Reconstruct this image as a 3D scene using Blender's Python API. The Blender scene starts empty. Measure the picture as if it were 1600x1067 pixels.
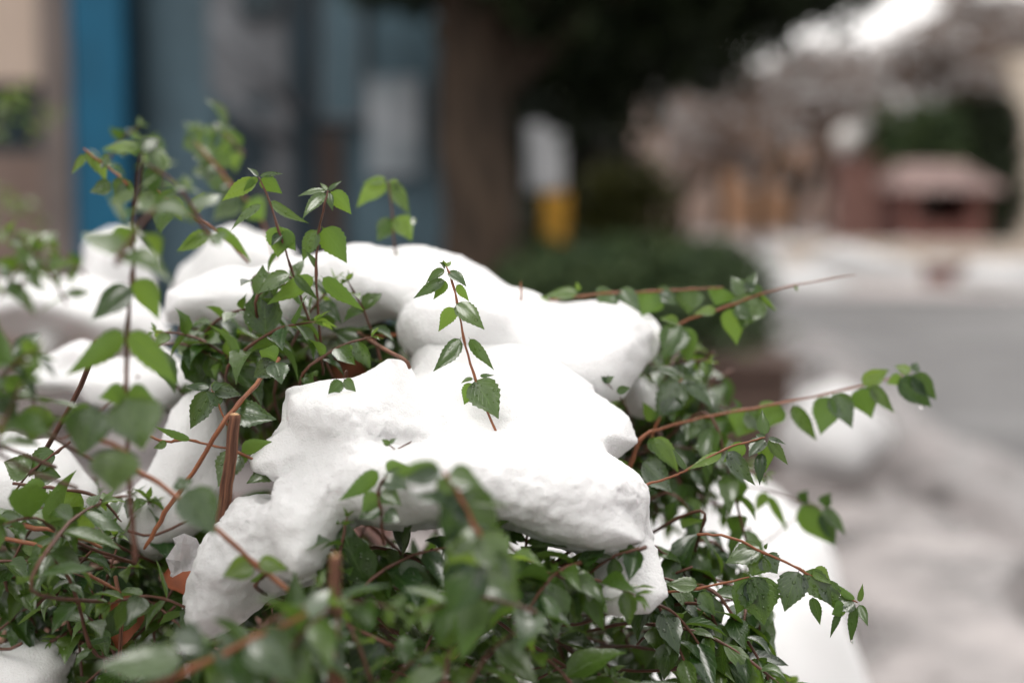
import bpy, math, random
import numpy as np
from mathutils import Vector, Matrix, noise

R = math.radians
sc = bpy.context.scene
col = sc.collection
rng = random.Random(11)

# ------------------------------------------------------------------ camera
F = 1600 * 50 / 36.0          # focal length in photograph pixels
PITCH = 6.24
CAMH = 1.25
cd = bpy.data.cameras.new('camera')
cam = bpy.data.objects.new('camera', cd)
col.objects.link(cam)
cam.location = (0, 0, CAMH)
cam.rotation_euler = (R(90 - PITCH), 0, 0)
cd.lens = 50
cd.sensor_width = 36
cd.clip_start = 0.02
cd.clip_end = 800
cd.dof.use_dof = True
cd.dof.focus_distance = 0.80
cd.dof.aperture_fstop = 2.7
sc.camera = cam
CP = Vector((0, 0, CAMH))
FW = Vector((0, math.cos(R(PITCH)), -math.sin(R(PITCH))))
UP = Vector((0, math.sin(R(PITCH)), math.cos(R(PITCH))))
RT = Vector((1, 0, 0))
UPV = Vector((0, 0, 1))

def P(x, y, d):
    """a point seen at photo position x, y at distance d along the view"""
    return CP + FW * d + RT * ((x - 800) / F * d) + UP * ((533.5 - y) / F * d)

def Q(x, y, Y):
    """the same for things farther off: Y is the ground distance"""
    dirv = FW + RT * ((x - 800) / F) + UP * ((533.5 - y) / F)
    return CP + dirv * (Y / dirv.y)

# ------------------------------------------------------------------ light
w = bpy.data.worlds.new('World')
sc.world = w
w.use_nodes = True
nt = w.node_tree
bg = nt.nodes['Background']
sky = nt.nodes.new('ShaderNodeTexSky')
sky.sky_type = 'NISHITA'
sky.sun_disc = False
sky.sun_elevation = R(52)
sky.sun_rotation = R(25)
sky.dust_density = 4.0
sky.air_density = 1.0
hs = nt.nodes.new('ShaderNodeHueSaturation')
hs.inputs['Saturation'].default_value = 0.06
nt.links.new(sky.outputs[0], hs.inputs['Color'])
wt = nt.nodes.new('ShaderNodeMix'); wt.data_type = 'RGBA'; wt.blend_type = 'MULTIPLY'
wt.inputs[0].default_value = 1.0; wt.inputs[7].default_value = (1.0, 0.968, 0.945, 1)
nt.links.new(hs.outputs[0], wt.inputs[6]); nt.links.new(wt.outputs[2], bg.inputs['Color'])
bg.inputs['Strength'].default_value = 0.15
sd = bpy.data.lights.new('sun', 'SUN')
sd.energy = 1.1
sd.angle = R(30)
sd.color = (1, 0.96, 0.92)
so = bpy.data.objects.new('sun', sd)
col.objects.link(so)
so.rotation_euler = (R(38), 0, R(-25 + 0))
sc.view_settings.view_transform = 'Standard'
sc.view_settings.look = 'None'
sc.view_settings.gamma = 1
sc.view_settings.use_curve_mapping = False
sc.view_settings.exposure = 0.70

# ------------------------------------------------------------------ mesh helpers
class MB:
    def __init__(s):
        s.v = []; s.f = []; s.uv = []; s.t = []; s.m = []
    def add(s, vs, fs, uvs=None, tint=(0.5, 0, 0, 1), mi=0):
        o = len(s.v)
        s.v += [tuple(v) for v in vs]
        s.f += [tuple(i + o for i in f) for f in fs]
        s.uv += uvs if uvs else [(0.5, 0.5)] * len(vs)
        s.t += [tint] * len(vs)
        s.m += [mi] * len(fs)
    def box(s, a, b, mi=0):
        x0, y0, z0 = a; x1, y1, z1 = b
        vs = [(x0,y0,z0),(x1,y0,z0),(x1,y1,z0),(x0,y1,z0),(x0,y0,z1),(x1,y0,z1),(x1,y1,z1),(x0,y1,z1)]
        s.add(vs, [(0,3,2,1),(4,5,6,7),(0,1,5,4),(1,2,6,5),(2,3,7,6),(3,0,4,7)], mi=mi)
    def tube(s, pts, rads, n=8, mi=0, cap=True, tint=(0.5,0,0,1)):
        m = len(pts)
        up = Vector((0.31, 0.2, 0.93)).normalized()
        vs = []; fs = []; uvs = []
        t0 = (pts[1] - pts[0]).normalized()
        u = t0.cross(up)
        if u.length < 1e-3: u = t0.cross(Vector((1, 0, 0)))
        u.normalize()
        L = 0
        for i in range(m):
            t = (pts[min(i + 1, m - 1)] - pts[max(i - 1, 0)])
            if t.length < 1e-9: t = t0.copy()
            t.normalize()
            u = (u - t * u.dot(t)).normalized()
            v = t.cross(u)
            if i: L += (pts[i] - pts[i-1]).length
            for k in range(n):
                a = 2 * math.pi * k / n
                vs.append(pts[i] + (u * math.cos(a) + v * math.sin(a)) * rads[i])
                uvs.append((k / n, L))
        for i in range(m - 1):
            for k in range(n):
                a = i * n + k; b = i * n + (k + 1) % n
                fs.append((a, b, b + n, a + n))
        if cap:
            fs.append(tuple(range(n - 1, -1, -1)))
            fs.append(tuple((m - 1) * n + k for k in range(n)))
        s.add(vs, fs, uvs, tint=tint, mi=mi)
    def build(s, name, mats, parent=None, origin=None, smooth=True):
        o = Vector(origin) if origin is not None else (worg.get(parent.name, Vector()) if parent else Vector())
        me = bpy.data.meshes.new(name)
        me.from_pydata([(x - o.x, y - o.y, z - o.z) for x, y, z in s.v], [], s.f)
        uvl = me.uv_layers.new(name='UVMap')
        li = np.empty(len(me.loops), dtype=np.int32)
        me.loops.foreach_get('vertex_index', li)
        uvl.data.foreach_set('uv', np.array(s.uv, dtype=np.float32)[li].ravel())
        ca = me.color_attributes.new('tint', 'FLOAT_COLOR', 'POINT')
        ca.data.foreach_set('color', np.array(s.t, dtype=np.float32).ravel())
        if not isinstance(mats, (list, tuple)): mats = [mats]
        for m in mats: me.materials.append(m)
        me.polygons.foreach_set('material_index', s.m)
        me.polygons.foreach_set('use_smooth', [smooth] * len(s.f))
        me.update()
        ob = bpy.data.objects.new(name, me)
        col.objects.link(ob)
        if parent:
            ob.parent = parent
            ob.location = o - worg.get(parent.name, Vector())
        else:
            ob.location = o
        worg[ob.name] = o
        return ob

worg = {}

def empty(name, loc, label, cat, group=None):
    o = bpy.data.objects.new(name, None)
    o.empty_display_size = 0.1
    col.objects.link(o)
    o.location = loc
    worg[o.name] = Vector(loc)
    tag(o, label, cat, group)
    return o

def tag(o, label=None, cat=None, group=None, kind=None):
    if label: o['label'] = label
    if cat: o['category'] = cat
    if group: o['group'] = group
    if kind: o['kind'] = kind
    return o

def smooth_path(pts, n=6):
    """catmull-rom through points"""
    if len(pts) == 2:
        return [pts[0].lerp(pts[1], i / n) for i in range(n + 1)]
    out = []
    for i in range(len(pts) - 1):
        p0 = pts[max(i - 1, 0)]; p1 = pts[i]; p2 = pts[i + 1]; p3 = pts[min(i + 2, len(pts) - 1)]
        for k in range(n):
            t = k / n
            out.append(0.5 * ((2 * p1) + (p2 - p0) * t + (2 * p0 - 5 * p1 + 4 * p2 - p3) * t * t + (3 * p1 - p0 - 3 * p2 + p3) * t ** 3))
    out.append(pts[-1].copy())
    return out

# ------------------------------------------------------------------ materials
def mat(name):
    m = bpy.data.materials.new(name)
    m.use_nodes = True
    return m, m.node_tree, m.node_tree.nodes['Principled BSDF']

def N(nt, t, **kw):
    n = nt.nodes.new(t)
    for k, v in kw.items():
        if k in n.inputs: n.inputs[k].default_value = v
        else: setattr(n, k, v)
    return n

def ramp(nt, fac, stops):
    r = nt.nodes.new('ShaderNodeValToRGB')
    el = r.color_ramp.elements
    while len(el) < len(stops): el.new(0.5)
    for e, (p, c) in zip(el, stops):
        e.position = p
        e.color = tuple(c) + (1,) if len(c) == 3 else c
    nt.links.new(fac, r.inputs['Fac'])
    return r

def simple(name, c, rough=0.6, var=0.25, scale=8, bump=0.0, metallic=0.0, spec=0.5, c2=None, dist=0.01):
    m, t, b = mat(name)
    tc = N(t, 'ShaderNodeTexCoord')
    nz = N(t, 'ShaderNodeTexNoise', Scale=scale, Detail=5.0)
    t.links.new(tc.outputs['Object'], nz.inputs['Vector'])
    lo = tuple(x * (1 - var) for x in c); hi = tuple(min(1, x * (1 + var)) for x in (c2 or c))
    r = ramp(t, nz.outputs['Fac'], [(0.3, lo), (0.7, hi)])
    t.links.new(r.outputs[0], b.inputs['Base Color'])
    b.inputs['Roughness'].default_value = rough
    b.inputs['Metallic'].default_value = metallic
    b.inputs['Specular IOR Level'].default_value = spec
    if bump:
        bp = N(t, 'ShaderNodeBump', Strength=bump, Distance=dist)
        t.links.new(nz.outputs['Fac'], bp.inputs['Height'])
        t.links.new(bp.outputs[0], b.inputs['Normal'])
    return m

def snow_material(name, grain=900, base=0.80):
    m, t, b = mat(name)
    tc = N(t, 'ShaderNodeTexCoord')
    n1 = N(t, 'ShaderNodeTexNoise', Scale=grain, Detail=3.0)
    n2 = N(t, 'ShaderNodeTexNoise', Scale=grain * 0.16, Detail=4.0)
    for n in (n1, n2): t.links.new(tc.outputs['Object'], n.inputs['Vector'])
    mx = N(t, 'ShaderNodeMath', operation='ADD')
    t.links.new(n1.outputs['Fac'], mx.inputs[0]); t.links.new(n2.outputs['Fac'], mx.inputs[1])
    bp = N(t, 'ShaderNodeBump', Strength=0.8, Distance=1.3 / grain)
    t.links.new(mx.outputs[0], bp.inputs['Height'])
    t.links.new(bp.outputs[0], b.inputs['Normal'])
    b.inputs['Base Color'].default_value = (base, base, base * 0.998, 1)
    b.inputs['Roughness'].default_value = 0.65
    b.inputs['Subsurface Weight'].default_value = 0.5
    b.inputs['Subsurface Radius'].default_value = (0.022, 0.020, 0.021)
    b.inputs['Subsurface Scale'].default_value = 0.6
    b.inputs['Specular IOR Level'].default_value = 0.3
    return m

def leaf_material():
    m, t, b = mat('leaf_green')
    L = t.links.new
    uv = N(t, 'ShaderNodeUVMap'); uv.uv_map = 'UVMap'
    at = N(t, 'ShaderNodeAttribute'); at.attribute_name = 'tint'
    sp = N(t, 'ShaderNodeSeparateColor'); L(at.outputs['Color'], sp.inputs[0])
    sx = N(t, 'ShaderNodeSeparateXYZ'); L(uv.outputs[0], sx.inputs[0])
    tc = N(t, 'ShaderNodeTexCoord')
    # veins: distance from the midrib and slanted side veins
    ua = N(t, 'ShaderNodeMath', operation='SUBTRACT'); L(sx.outputs[0], ua.inputs[0]); ua.inputs[1].default_value = 0.5
    ab = N(t, 'ShaderNodeMath', operation='ABSOLUTE'); L(ua.outputs[0], ab.inputs[0])
    mr = N(t, 'ShaderNodeMapRange'); L(ab.outputs[0], mr.inputs[0])
    mr.inputs[1].default_value = 0.0; mr.inputs[2].default_value = 0.035; mr.inputs[3].default_value = 1; mr.inputs[4].default_value = 0
    sl = N(t, 'ShaderNodeMath', operation='MULTIPLY_ADD'); L(ab.outputs[0], sl.inputs[0]); sl.inputs[1].default_value = -0.95
    L(sx.outputs[1], sl.inputs[2])
    sc_ = N(t, 'ShaderNodeMath', operation='MULTIPLY'); L(sl.outputs[0], sc_.inputs[0]); sc_.inputs[1].default_value = 7.0
    fr = N(t, 'ShaderNodeMath', operation='FRACT'); L(sc_.outputs[0], fr.inputs[0])
    f2 = N(t, 'ShaderNodeMath', operation='SUBTRACT'); L(fr.outputs[0], f2.inputs[0]); f2.inputs[1].default_value = 0.5
    f3 = N(t, 'ShaderNodeMath', operation='ABSOLUTE'); L(f2.outputs[0], f3.inputs[0])
    mr2 = N(t, 'ShaderNodeMapRange'); L(f3.outputs[0], mr2.inputs[0])
    mr2.inputs[1].default_value = 0.0; mr2.inputs[2].default_value = 0.12; mr2.inputs[3].default_value = 0.6; mr2.inputs[4].default_value = 0
    vn = N(t, 'ShaderNodeMath', operation='MAXIMUM'); L(mr.outputs[0], vn.inputs[0]); L(mr2.outputs[0], vn.inputs[1])
    # colours
    nz = N(t, 'ShaderNodeTexNoise', Scale=160.0, Detail=4.0); L(tc.outputs['Object'], nz.inputs['Vector'])
    dark = ramp(t, sp.outputs[0], [(0.0, (0.006, 0.023, 0.007)), (0.5, (0.015, 0.050, 0.009)), (1.0, (0.055, 0.100, 0.016))])
    young = N(t, 'ShaderNodeMix', data_type='RGBA'); L(sp.outputs[1], young.inputs[0])
    L(dark.outputs[0], young.inputs[6]); young.inputs[7].default_value = (0.12, 0.21, 0.035, 1)
    var = N(t, 'ShaderNodeMix', data_type='RGBA', blend_type='MULTIPLY'); var.inputs[0].default_value = 0.5
    r2 = ramp(t, nz.outputs['Fac'], [(0.3, (0.7, 0.7, 0.7)), (0.7, (1.25, 1.25, 1.25))])
    L(young.outputs[2], var.inputs[6]); L(r2.outputs[0], var.inputs[7])
    vc = N(t, 'ShaderNodeMix', data_type='RGBA'); vc.inputs[7].default_value = (0.13, 0.22, 0.06, 1)
    vf = N(t, 'ShaderNodeMath', operation='MULTIPLY'); L(vn.outputs[0], vf.inputs[0]); vf.inputs[1].default_value = 0.4
    L(vf.outputs[0], vc.inputs[0]); L(var.outputs[2], vc.inputs[6])
    # pale underside (the leaf's other face)
    geo = N(t, 'ShaderNodeNewGeometry')
    und = N(t, 'ShaderNodeMix', data_type='RGBA'); L(geo.outputs['Backfacing'], und.inputs[0])
    pale = N(t, 'ShaderNodeMix', data_type='RGBA'); pale.inputs[0].default_value = 0.4
    L(vc.outputs[2], pale.inputs[6]); pale.inputs[7].default_value = (0.13, 0.25, 0.05, 1)
    L(vc.outputs[2], und.inputs[6]); L(pale.outputs[2], und.inputs[7])
    L(und.outputs[2], b.inputs['Base Color'])
    # wet drops: rounded voronoi cells, some of them only
    vo = N(t, 'ShaderNodeTexVoronoi', Scale=330.0, Randomness=1.0); L(tc.outputs['Object'], vo.inputs['Vector'])
    vs = N(t, 'ShaderNodeSeparateColor'); L(vo.outputs['Color'], vs.inputs[0])
    dsz = N(t, 'ShaderNodeMath', operation='MULTIPLY'); L(vs.outputs[0], dsz.inputs[0]); dsz.inputs[1].default_value = 0.42
    dd = N(t, 'ShaderNodeMath', operation='SUBTRACT'); L(dsz.outputs[0], dd.inputs[0]); L(vo.outputs['Distance'], dd.inputs[1])
    dm = N(t, 'ShaderNodeMapRange'); L(dd.outputs[0], dm.inputs[0]); dm.inputs[1].default_value = 0; dm.inputs[2].default_value = 0.2
    wet = N(t, 'ShaderNodeMath', operation='MULTIPLY'); L(dm.outputs[0], wet.inputs[0]); L(sp.outputs[2], wet.inputs[1])
    hsum = N(t, 'ShaderNodeMath', operation='MULTIPLY_ADD'); L(vn.outputs[0], hsum.inputs[0]); hsum.inputs[1].default_value = -0.5
    L(nz.outputs['Fac'], hsum.inputs[2])
    bp = N(t, 'ShaderNodeBump', Strength=0.6, Distance=0.0006); L(hsum.outputs[0], bp.inputs['Height'])
    bp2 = N(t, 'ShaderNodeBump', Strength=1.0, Distance=0.0012); L(wet.outputs[0], bp2.inputs['Height']); L(bp.outputs[0], bp2.inputs['Normal'])
    L(bp2.outputs[0], b.inputs['Normal'])
    ro = N(t, 'ShaderNodeMapRange'); L(geo.outputs['Backfacing'], ro.inputs[0]); ro.inputs[3].default_value = 0.3; ro.inputs[4].default_value = 0.62
    rw = N(t, 'ShaderNodeMath', operation='MULTIPLY_ADD'); L(dm.outputs[0], rw.inputs[0]); rw.inputs[1].default_value = -0.28; L(ro.outputs[0], rw.inputs[2]); rw.use_clamp = True
    L(rw.outputs[0], b.inputs['Roughness'])
    sw = N(t, 'ShaderNodeMath', operation='MULTIPLY_ADD'); L(sp.outputs[2], sw.inputs[0]); sw.inputs[1].default_value = .35; sw.inputs[2].default_value = .40
    L(sw.outputs[0], b.inputs['Specular IOR Level'])
    cw = N(t, 'ShaderNodeMath', operation='MULTIPLY'); L(sp.outputs[2], cw.inputs[0]); cw.inputs[1].default_value = .9
    fb = N(t, 'ShaderNodeMath', operation='SUBTRACT'); fb.inputs[0].default_value = 1; L(geo.outputs['Backfacing'], fb.inputs[1])
    c2_ = N(t, 'ShaderNodeMath', operation='MULTIPLY'); L(cw.outputs[0], c2_.inputs[0]); L(fb.outputs[0], c2_.inputs[1])
    L(c2_.outputs[0], b.inputs['Coat Weight']); b.inputs['Coat Roughness'].default_value = .22; b.inputs['Coat IOR'].default_value = 1.6
    tr = N(t, 'ShaderNodeBsdfTranslucent')
    tcx = N(t, 'ShaderNodeMix', data_type='RGBA'); L(sp.outputs[1], tcx.inputs[0])
    tcx.inputs[6].default_value = (0.20, 0.38, 0.03, 1); tcx.inputs[7].default_value = (0.42, 0.58, 0.08, 1)
    L(tcx.outputs[2], tr.inputs['Color'])
    ms = N(t, 'ShaderNodeMixShader'); mf = N(t, 'ShaderNodeMath', operation='MULTIPLY_ADD'); L(sp.outputs[1], mf.inputs[0]); mf.inputs[1].default_value = .3; mf.inputs[2].default_value = .13; L(mf.outputs[0], ms.inputs[0])
    L(b.outputs[0], ms.inputs[1]); L(tr.outputs[0], ms.inputs[2])
    L(ms.outputs[0], t.nodes['Material Output'].inputs['Surface'])
    return m

def bark_material(name, c1, c2, rough=0.45, sc1=60, stretch=12, bump=0.5, dist=0.0006):
    m, t, b = mat(name)
    L = t.links.new
    uv = N(t, 'ShaderNodeUVMap'); uv.uv_map = 'UVMap'
    mp = N(t, 'ShaderNodeMapping'); mp.inputs['Scale'].default_value = (stretch, sc1, 1)
    L(uv.outputs[0], mp.inputs[0])
    nz = N(t, 'ShaderNodeTexNoise', Scale=1.0, Detail=6.0, Roughness=0.65); L(mp.outputs[0], nz.inputs['Vector'])
    r = ramp(t, nz.outputs['Fac'], [(0.40, c1), (0.60, c2)])
    L(r.outputs[0], b.inputs['Base Color'])
    b.inputs['Roughness'].default_value = rough
    bp = N(t, 'ShaderNodeBump', Strength=bump, Distance=dist); L(nz.outputs['Fac'], bp.inputs['Height'])
    L(bp.outputs[0], b.inputs['Normal'])
    return m

M = {}
M['snow'] = snow_material('fresh_snow')
M['snow_far'] = snow_material('settled_snow', grain=60, base=0.52)
M['leaf'] = leaf_material()
M['stem'] = bark_material('young_stem', (0.16, 0.05, 0.025), (0.33, 0.12, 0.045))
M['twig'] = bark_material('thin_twig', (0.06, 0.024, 0.016), (0.16, 0.062, 0.034))
M['bark'] = bark_material('old_stem_bark', (0.07, 0.025, 0.015), (0.36, 0.16, 0.09), rough=0.7, sc1=18, stretch=14, bump=0.9, dist=0.002)
M['deadleaf'] = simple('dead_leaf', (0.30, 0.085, 0.035), 0.55, 0.3, 90, bump=0.4, dist=0.001)
M['cutwood'] = simple('cut_wood', (0.55, 0.33, 0.17), 0.7, 0.2, 300)

def glass(name, c=(1, 1, 1), rough=0.02, ior=1.33):
    m, t, b = mat(name)
    b.inputs['Base Color'].default_value = (*c, 1)
    b.inputs['Transmission Weight'].default_value = 1
    b.inputs['Roughness'].default_value = rough
    b.inputs['IOR'].default_value = ior
    return m, t, b
M['water'] = glass('water')[0]
mi_, ti_, bi_ = glass('ice', (0.78, 0.76, 0.77), 0.30, 1.31); bi_.inputs['Transmission Weight'].default_value = .72
nzi = N(ti_, 'ShaderNodeTexNoise', Scale=170.0, Detail=4.0)
tci = N(ti_, 'ShaderNodeTexCoord'); ti_.links.new(tci.outputs['Object'], nzi.inputs['Vector'])
bpi = N(ti_, 'ShaderNodeBump', Strength=0.8, Distance=0.003); ti_.links.new(nzi.outputs['Fac'], bpi.inputs['Height']); ti_.links.new(bpi.outputs[0], bi_.inputs['Normal'])
M['ice'] = mi_

# ------------------------------------------------------------------ leaf geometry
def leaf_geo(base, tip, width, normal, nu=4, nv=12, bend=0.7, fold=0.3, tint=(0.5, 0, 0, 1), serr=0.07, twist=0.0, petiole=0.06, rr=None):
    """one ovate pointed leaf with toothed edge: returns verts, faces, uvs"""
    rr = rr or rng
    ax = tip - base
    Ln = ax.length
    y = ax.normalized()
    z = normal - y * normal.dot(y)
    if z.length < 1e-4: z = y.orthogonal()
    z.normalize()
    x = y.cross(z)
    # arc of the midrib: bend downwards towards the tip (chord kept)
    cols = 2 * nu + 1
    vs = []; uvs = []; fs = []
    wob = rr.uniform(-1, 1); ph = rr.uniform(0, 6.28)
    for j in range(nv + 1):
        t = j / nv
        # centre line: parabola in z
        cy = t * Ln
        czz = bend * Ln * 0.9 * (t * (1 - t))
        tt = max(0.0, (t - petiole) / (1 - petiole))
        h = 2.42 * (tt ** 0.46) * ((1 - tt) ** 0.93) * (1 - 0.55 * max(0, (tt - .5) / .5) * (1.55 - tt)) if 0 < tt < 1 else 0
        h = min(h, 1.0) * 0.5 * width
        teeth = 1 + serr * (1 if j % 2 else -1) * (0 if (t < 0.25 or t > 0.93) else 1)
        h = max(h, width * 0.012) * teeth
        lat = 0.05 * Ln * wob * math.sin(t * 3.1)
        tw = twist * (t - 0.3)
        for k in range(cols):
            u = (k - nu) / nu
            xx = u * h + lat
            zz = czz + fold * abs(u) ** 1.2 * h - 0.10 * h * math.sin(2.3 * abs(u)) * 2 + 0.03 * width * math.sin(9 * t + ph) * u * u
            ct, st = math.cos(tw), math.sin(tw)
            x2 = xx * ct - (zz - czz) * st; z2 = czz + xx * st + (zz - czz) * ct
            vs.append(base + x * x2 + y * cy + z * z2)
            uvs.append((0.5 + u * 0.5, t))
    for j in range(nv):
        for k in range(cols - 1):
            a = j * cols + k
            fs.append((a, a + 1, a + 1 + cols, a + cols))
    return vs, fs, uvs

shrub_base = Vector((-0.05, 0.95, 0.35))
SHRUB = empty('flowering_shrub', shrub_base, 'leafy green shrub with orange stems under white snow, filling the front of the picture', 'shrub')
branches = []     # dict(obj-to-be, leaves)
PX = 0.00036

def addbranch(pts, r0, r1, mtl='stem', leaves=(), name='branch', hero=False, label=None, nodes=True, n=8):
    path = smooth_path(pts, 5)
    m = len(path)
    rads = []
    for i in range(m):
        t = i / (m - 1)
        rads.append((r0 + (r1 - r0) * t) * (.84 if mtl != 'bark' else .95))
    branches.append(dict(path=path, rads=rads, mtl=mtl, leaves=list(leaves), name=name, hero=hero, label=label, n=n))
    return branches[-1]

def expl(lv, d, dvar=0.006):
    """explicit leaves: (bx,by,tx,ty,w,kind[,turn[,dtip]])"""
    out = []
    for q in lv:
        bx, by, tx, ty, wd, kd = q[:6]
        turn = q[6] if len(q) > 6 else rng.uniform(-25, 25)
        dt = q[7] if len(q) > 7 else rng.uniform(-0.006, 0.006)
        db = q[8] if len(q) > 8 else 0
        b = P(bx, by, d + db); t = P(tx, ty, d + db + dt)
        wm = 1.04 * wd / F * d / max(0.35, math.cos(R(turn)))
        ax = (t - b).normalized()
        tocam = (CP - b).normalized()
        up = 0.35 if kd != 'u' else -0.15
        n0 = tocam + UPV * up
        n0 = (n0 - ax * n0.dot(ax)).normalized()
        n0 = Matrix.Rotation(R(turn), 3, ax) @ n0
        if kd == 'u': n0 = -n0
        young = {'t': rng.uniform(0, .15), 'u': rng.uniform(.2, .5), 'w': rng.uniform(0, .12), 'y': rng.uniform(.45, .75), 'd': 0}[kd]
        wetv = {'t': .5, 'u': .0, 'w': 1.0, 'y': .2, 'd': .2}[kd]
        out.append(dict(b=b, t=t, w=wm, n=n0, tint=(rng.random() * (0.35 if kd == 'd' else 1), young, wetv, 1), bend=rng.uniform(0.15, 0.4) * (-1 if kd == 'u' else 1) * (1 if kd != 'u' else -1), area=wd * math.hypot(tx - bx, ty - by), fold=rng.uniform(.15, .45)))
    return out

def pair_leaves(path, spacing, size, droop=0.5, start=0.1, tipsize=0.45, youngf=0.2, ratio=0.55, rr=rng, tuft=True):
    """opposite pairs down a stem, each pair turned a quarter from the last"""
    L = [0]
    for a, b in zip(path[:-1], path[1:]): L.append(L[-1] + (b - a).length)
    tot = L[-1]
    out = []
    s = start * tot
    k = rr.randint(0, 1)
    ang0 = rr.uniform(-0.5, 0.5)
    while s < tot:
        i = max(j for j in range(len(L)) if L[j] <= s)
        i = min(i, len(path) - 2)
        p = path[i].lerp(path[i + 1], (s - L[i]) / max(1e-9, L[i + 1] - L[i]))
        tdir = (path[i + 1] - path[i]).normalized()
        fr = s / tot
        sz = size * (1 - (1 - tipsize) * max(0, (fr - 0.55) / 0.45)) * rr.uniform(0.75, 1.15)
        u = tdir.cross(UPV)
        if u.length < 0.1: u = tdir.cross(Vector((0, 1, 0)))
        u.normalize()
        v = tdir.cross(u)
        for sg in (1, -1):
            if rr.random() < 0.1: continue
            a = ang0 + (k % 2) * math.pi / 2 + (0 if sg == 1 else math.pi) + rr.uniform(-.3, .3)
            o = u * math.cos(a) + v * math.sin(a)
            d = (o * 0.9 + tdir * 0.55 - UPV * droop * rr.uniform(.6, 1.5)).normalized()
            n0 = UPV + o * 0.5 + Vector((rr.uniform(-.4, .4), rr.uniform(-.6, .2), 0))
            yg = max(0, min(1, rr.gauss(youngf, .15) + (0.35 if fr > .85 else 0)))
            out.append(dict(b=p, t=p + d * sz, w=sz * ratio * rr.uniform(.7, 1.2), n=n0, tint=(rr.random(), yg, rr.random() * .8, 1), bend=rr.uniform(.05, .7), area=0, fold=rr.uniform(.1, .9)))
        k += 1
        s += spacing * rr.uniform(.75, 1.2) * (1 - 0.4 * fr)
    if tuft:
        p = path[-1]; tdir = (path[-1] - path[-2]).normalized()
        for q in range(4):
            a = q * 1.57 + ang0
            o = (tdir.orthogonal().normalized())
            o = Matrix.Rotation(a, 3, tdir) @ o
            d = (o * .7 + tdir * rr.uniform(.3, 1.0)).normalized()
            sz = size * tipsize * rr.uniform(.5, .9)
            out.append(dict(b=p, t=p + d * sz, w=sz * .4, n=UPV + o * .3, tint=(rr.random(), .5, .5, 1), bend=.3, area=0, fold=.4))
    return out

def PP(*a):
    return [P(x, y, d) for x, y, d in a]

# ------------------------------------------------------------------ hero sprigs
px = 1 / F * 0.8      # one photo pixel in metres at the focus distance
D = 0.80
addbranch(PP((787,698,.80),(762,645,.80),(735,568,.80),(720,505,.80),(709,448,.80),(697,416,.80)), 2.6*px, 1.5*px, leaves=expl([
 (696,420,666,442,14,'t'),(698,437,646,466,19,'t',10),(698,438,677,468,16,'u'),(698,424,729,448,18,'w'),(712,444,733,471,14,'u',20),
 (711,472,757,515,30,'w',-5),(711,479,685,518,24,'u'),(721,527,677,580,26,'t',5),(732,527,772,578,16,'t',35),
 (740,592,779,654,50,'w',0),(742,598,725,632,26,'u'),(749,587,773,586,7,'t'),(740,591,720,599,8,'t'),(784,697,803,706,6,'y'),
 (697,418,705,408,7,'y'),(696,417,686,410,10,'t'),(697,416,692,406,6,'y')], D), hero=True, label='slim orange sprig standing upright out of the front snow mound')
addbranch(PP((520,590,.87),(484,503,.85),(458,427,.84),(439,371,.83),(421,314,.83),(404,277,.83)), 2.8*px, 1.6*px, 'twig', leaves=expl([
 (404,277,386,262,8,'t'),(404,276,443,272,8,'w'),(402,279,347,314,22,'y',-20),(405,279,441,303,24,'u'),(420,312,483,349,13,'w',30),
 (411,318,360,361,15,'w',20),(436,351,434,402,42,'u',0),(440,360,462,392,26,'u'),(456,427,401,461,26,'w',10),(404,277,380,300,12,'u'),
 (440,365,424,385,14,'t'),(458,428,498,470,12,'t',40)], .83), hero=True)
addbranch(PP((505,585,.86),(499,517,.84),(494,427,.83),(498,365,.83),(505,331,.82),(512,298,.82)), 2.8*px, 2*px, 'twig', leaves=expl([
 (511,299,465,307,12,'w',20),(511,301,473,342,20,'w',10),(512,298,534,283,8,'t'),(515,298,549,335,26,'u'),(503,354,542,411,40,'u',0),
 (497,357,473,408,26,'t',10),(495,420,476,392,9,'t'),(501,431,569,485,25,'u',10),(493,431,417,476,27,'u',10),(512,298,500,286,7,'t'),(513,300,520,330,12,'t')], .83), hero=True)
addbranch(PP((640,560,.98),(628,470,.98),(617,390,.97),(612,330,.97),(607,283,.96)), 2.4*px, 1.8*px, 'twig', leaves=expl([
 (607,284,557,324,32,'y'),(604,280,568,285,14,'y'),(608,283,640,335,24,'w',20),(616,338,643,377,34,'y'),(615,340,590,377,28,'t'),
 (611,397,591,442,22,'u'),(608,282,625,300,16,'y'),(625,455,650,470,26,'t'),(624,456,600,475,26,'t'),(617,392,668,430,6,'w',60)], .97), hero=True)
addbranch(PP((211,880,.67),(205,795,.67),(199,690,.67),(197,610,.67),(198,530,.675),(207,431,.67),(208,369,.66),(214,307,.65),(222,240,.64)), 4.2*px, 2.5*px, 'twig', leaves=expl([
 (207,357,174,398,38,'u',0),(207,445,143,500,42,'t',5),(211,433,248,500,38,'u',5),(196,514,103,586,36,'u',15),(198,514,278,602,40,'u',10),
 (197,612,243,626,34,'u',0),(197,612,154,622,34,'u',0),(196,618,223,704,78,'w',0,0,-.03),(150,632,126,714,64,'w',0,0,-.02),
 (66,632,46,692,46,'y',0),(183,697,178,772,66,'w',0,0,-.05),(236,256,240,315,28,'d',0),(222,234,158,236,22,'y'),(222,238,262,262,30,'w'),
 (222,238,200,222,20,'t'),(222,236,250,215,26,'w'),(212,306,170,322,20,'w'),(216,306,250,330,30,'w'),(150,640,92,660,30,'u')], .665), hero=True)
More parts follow.
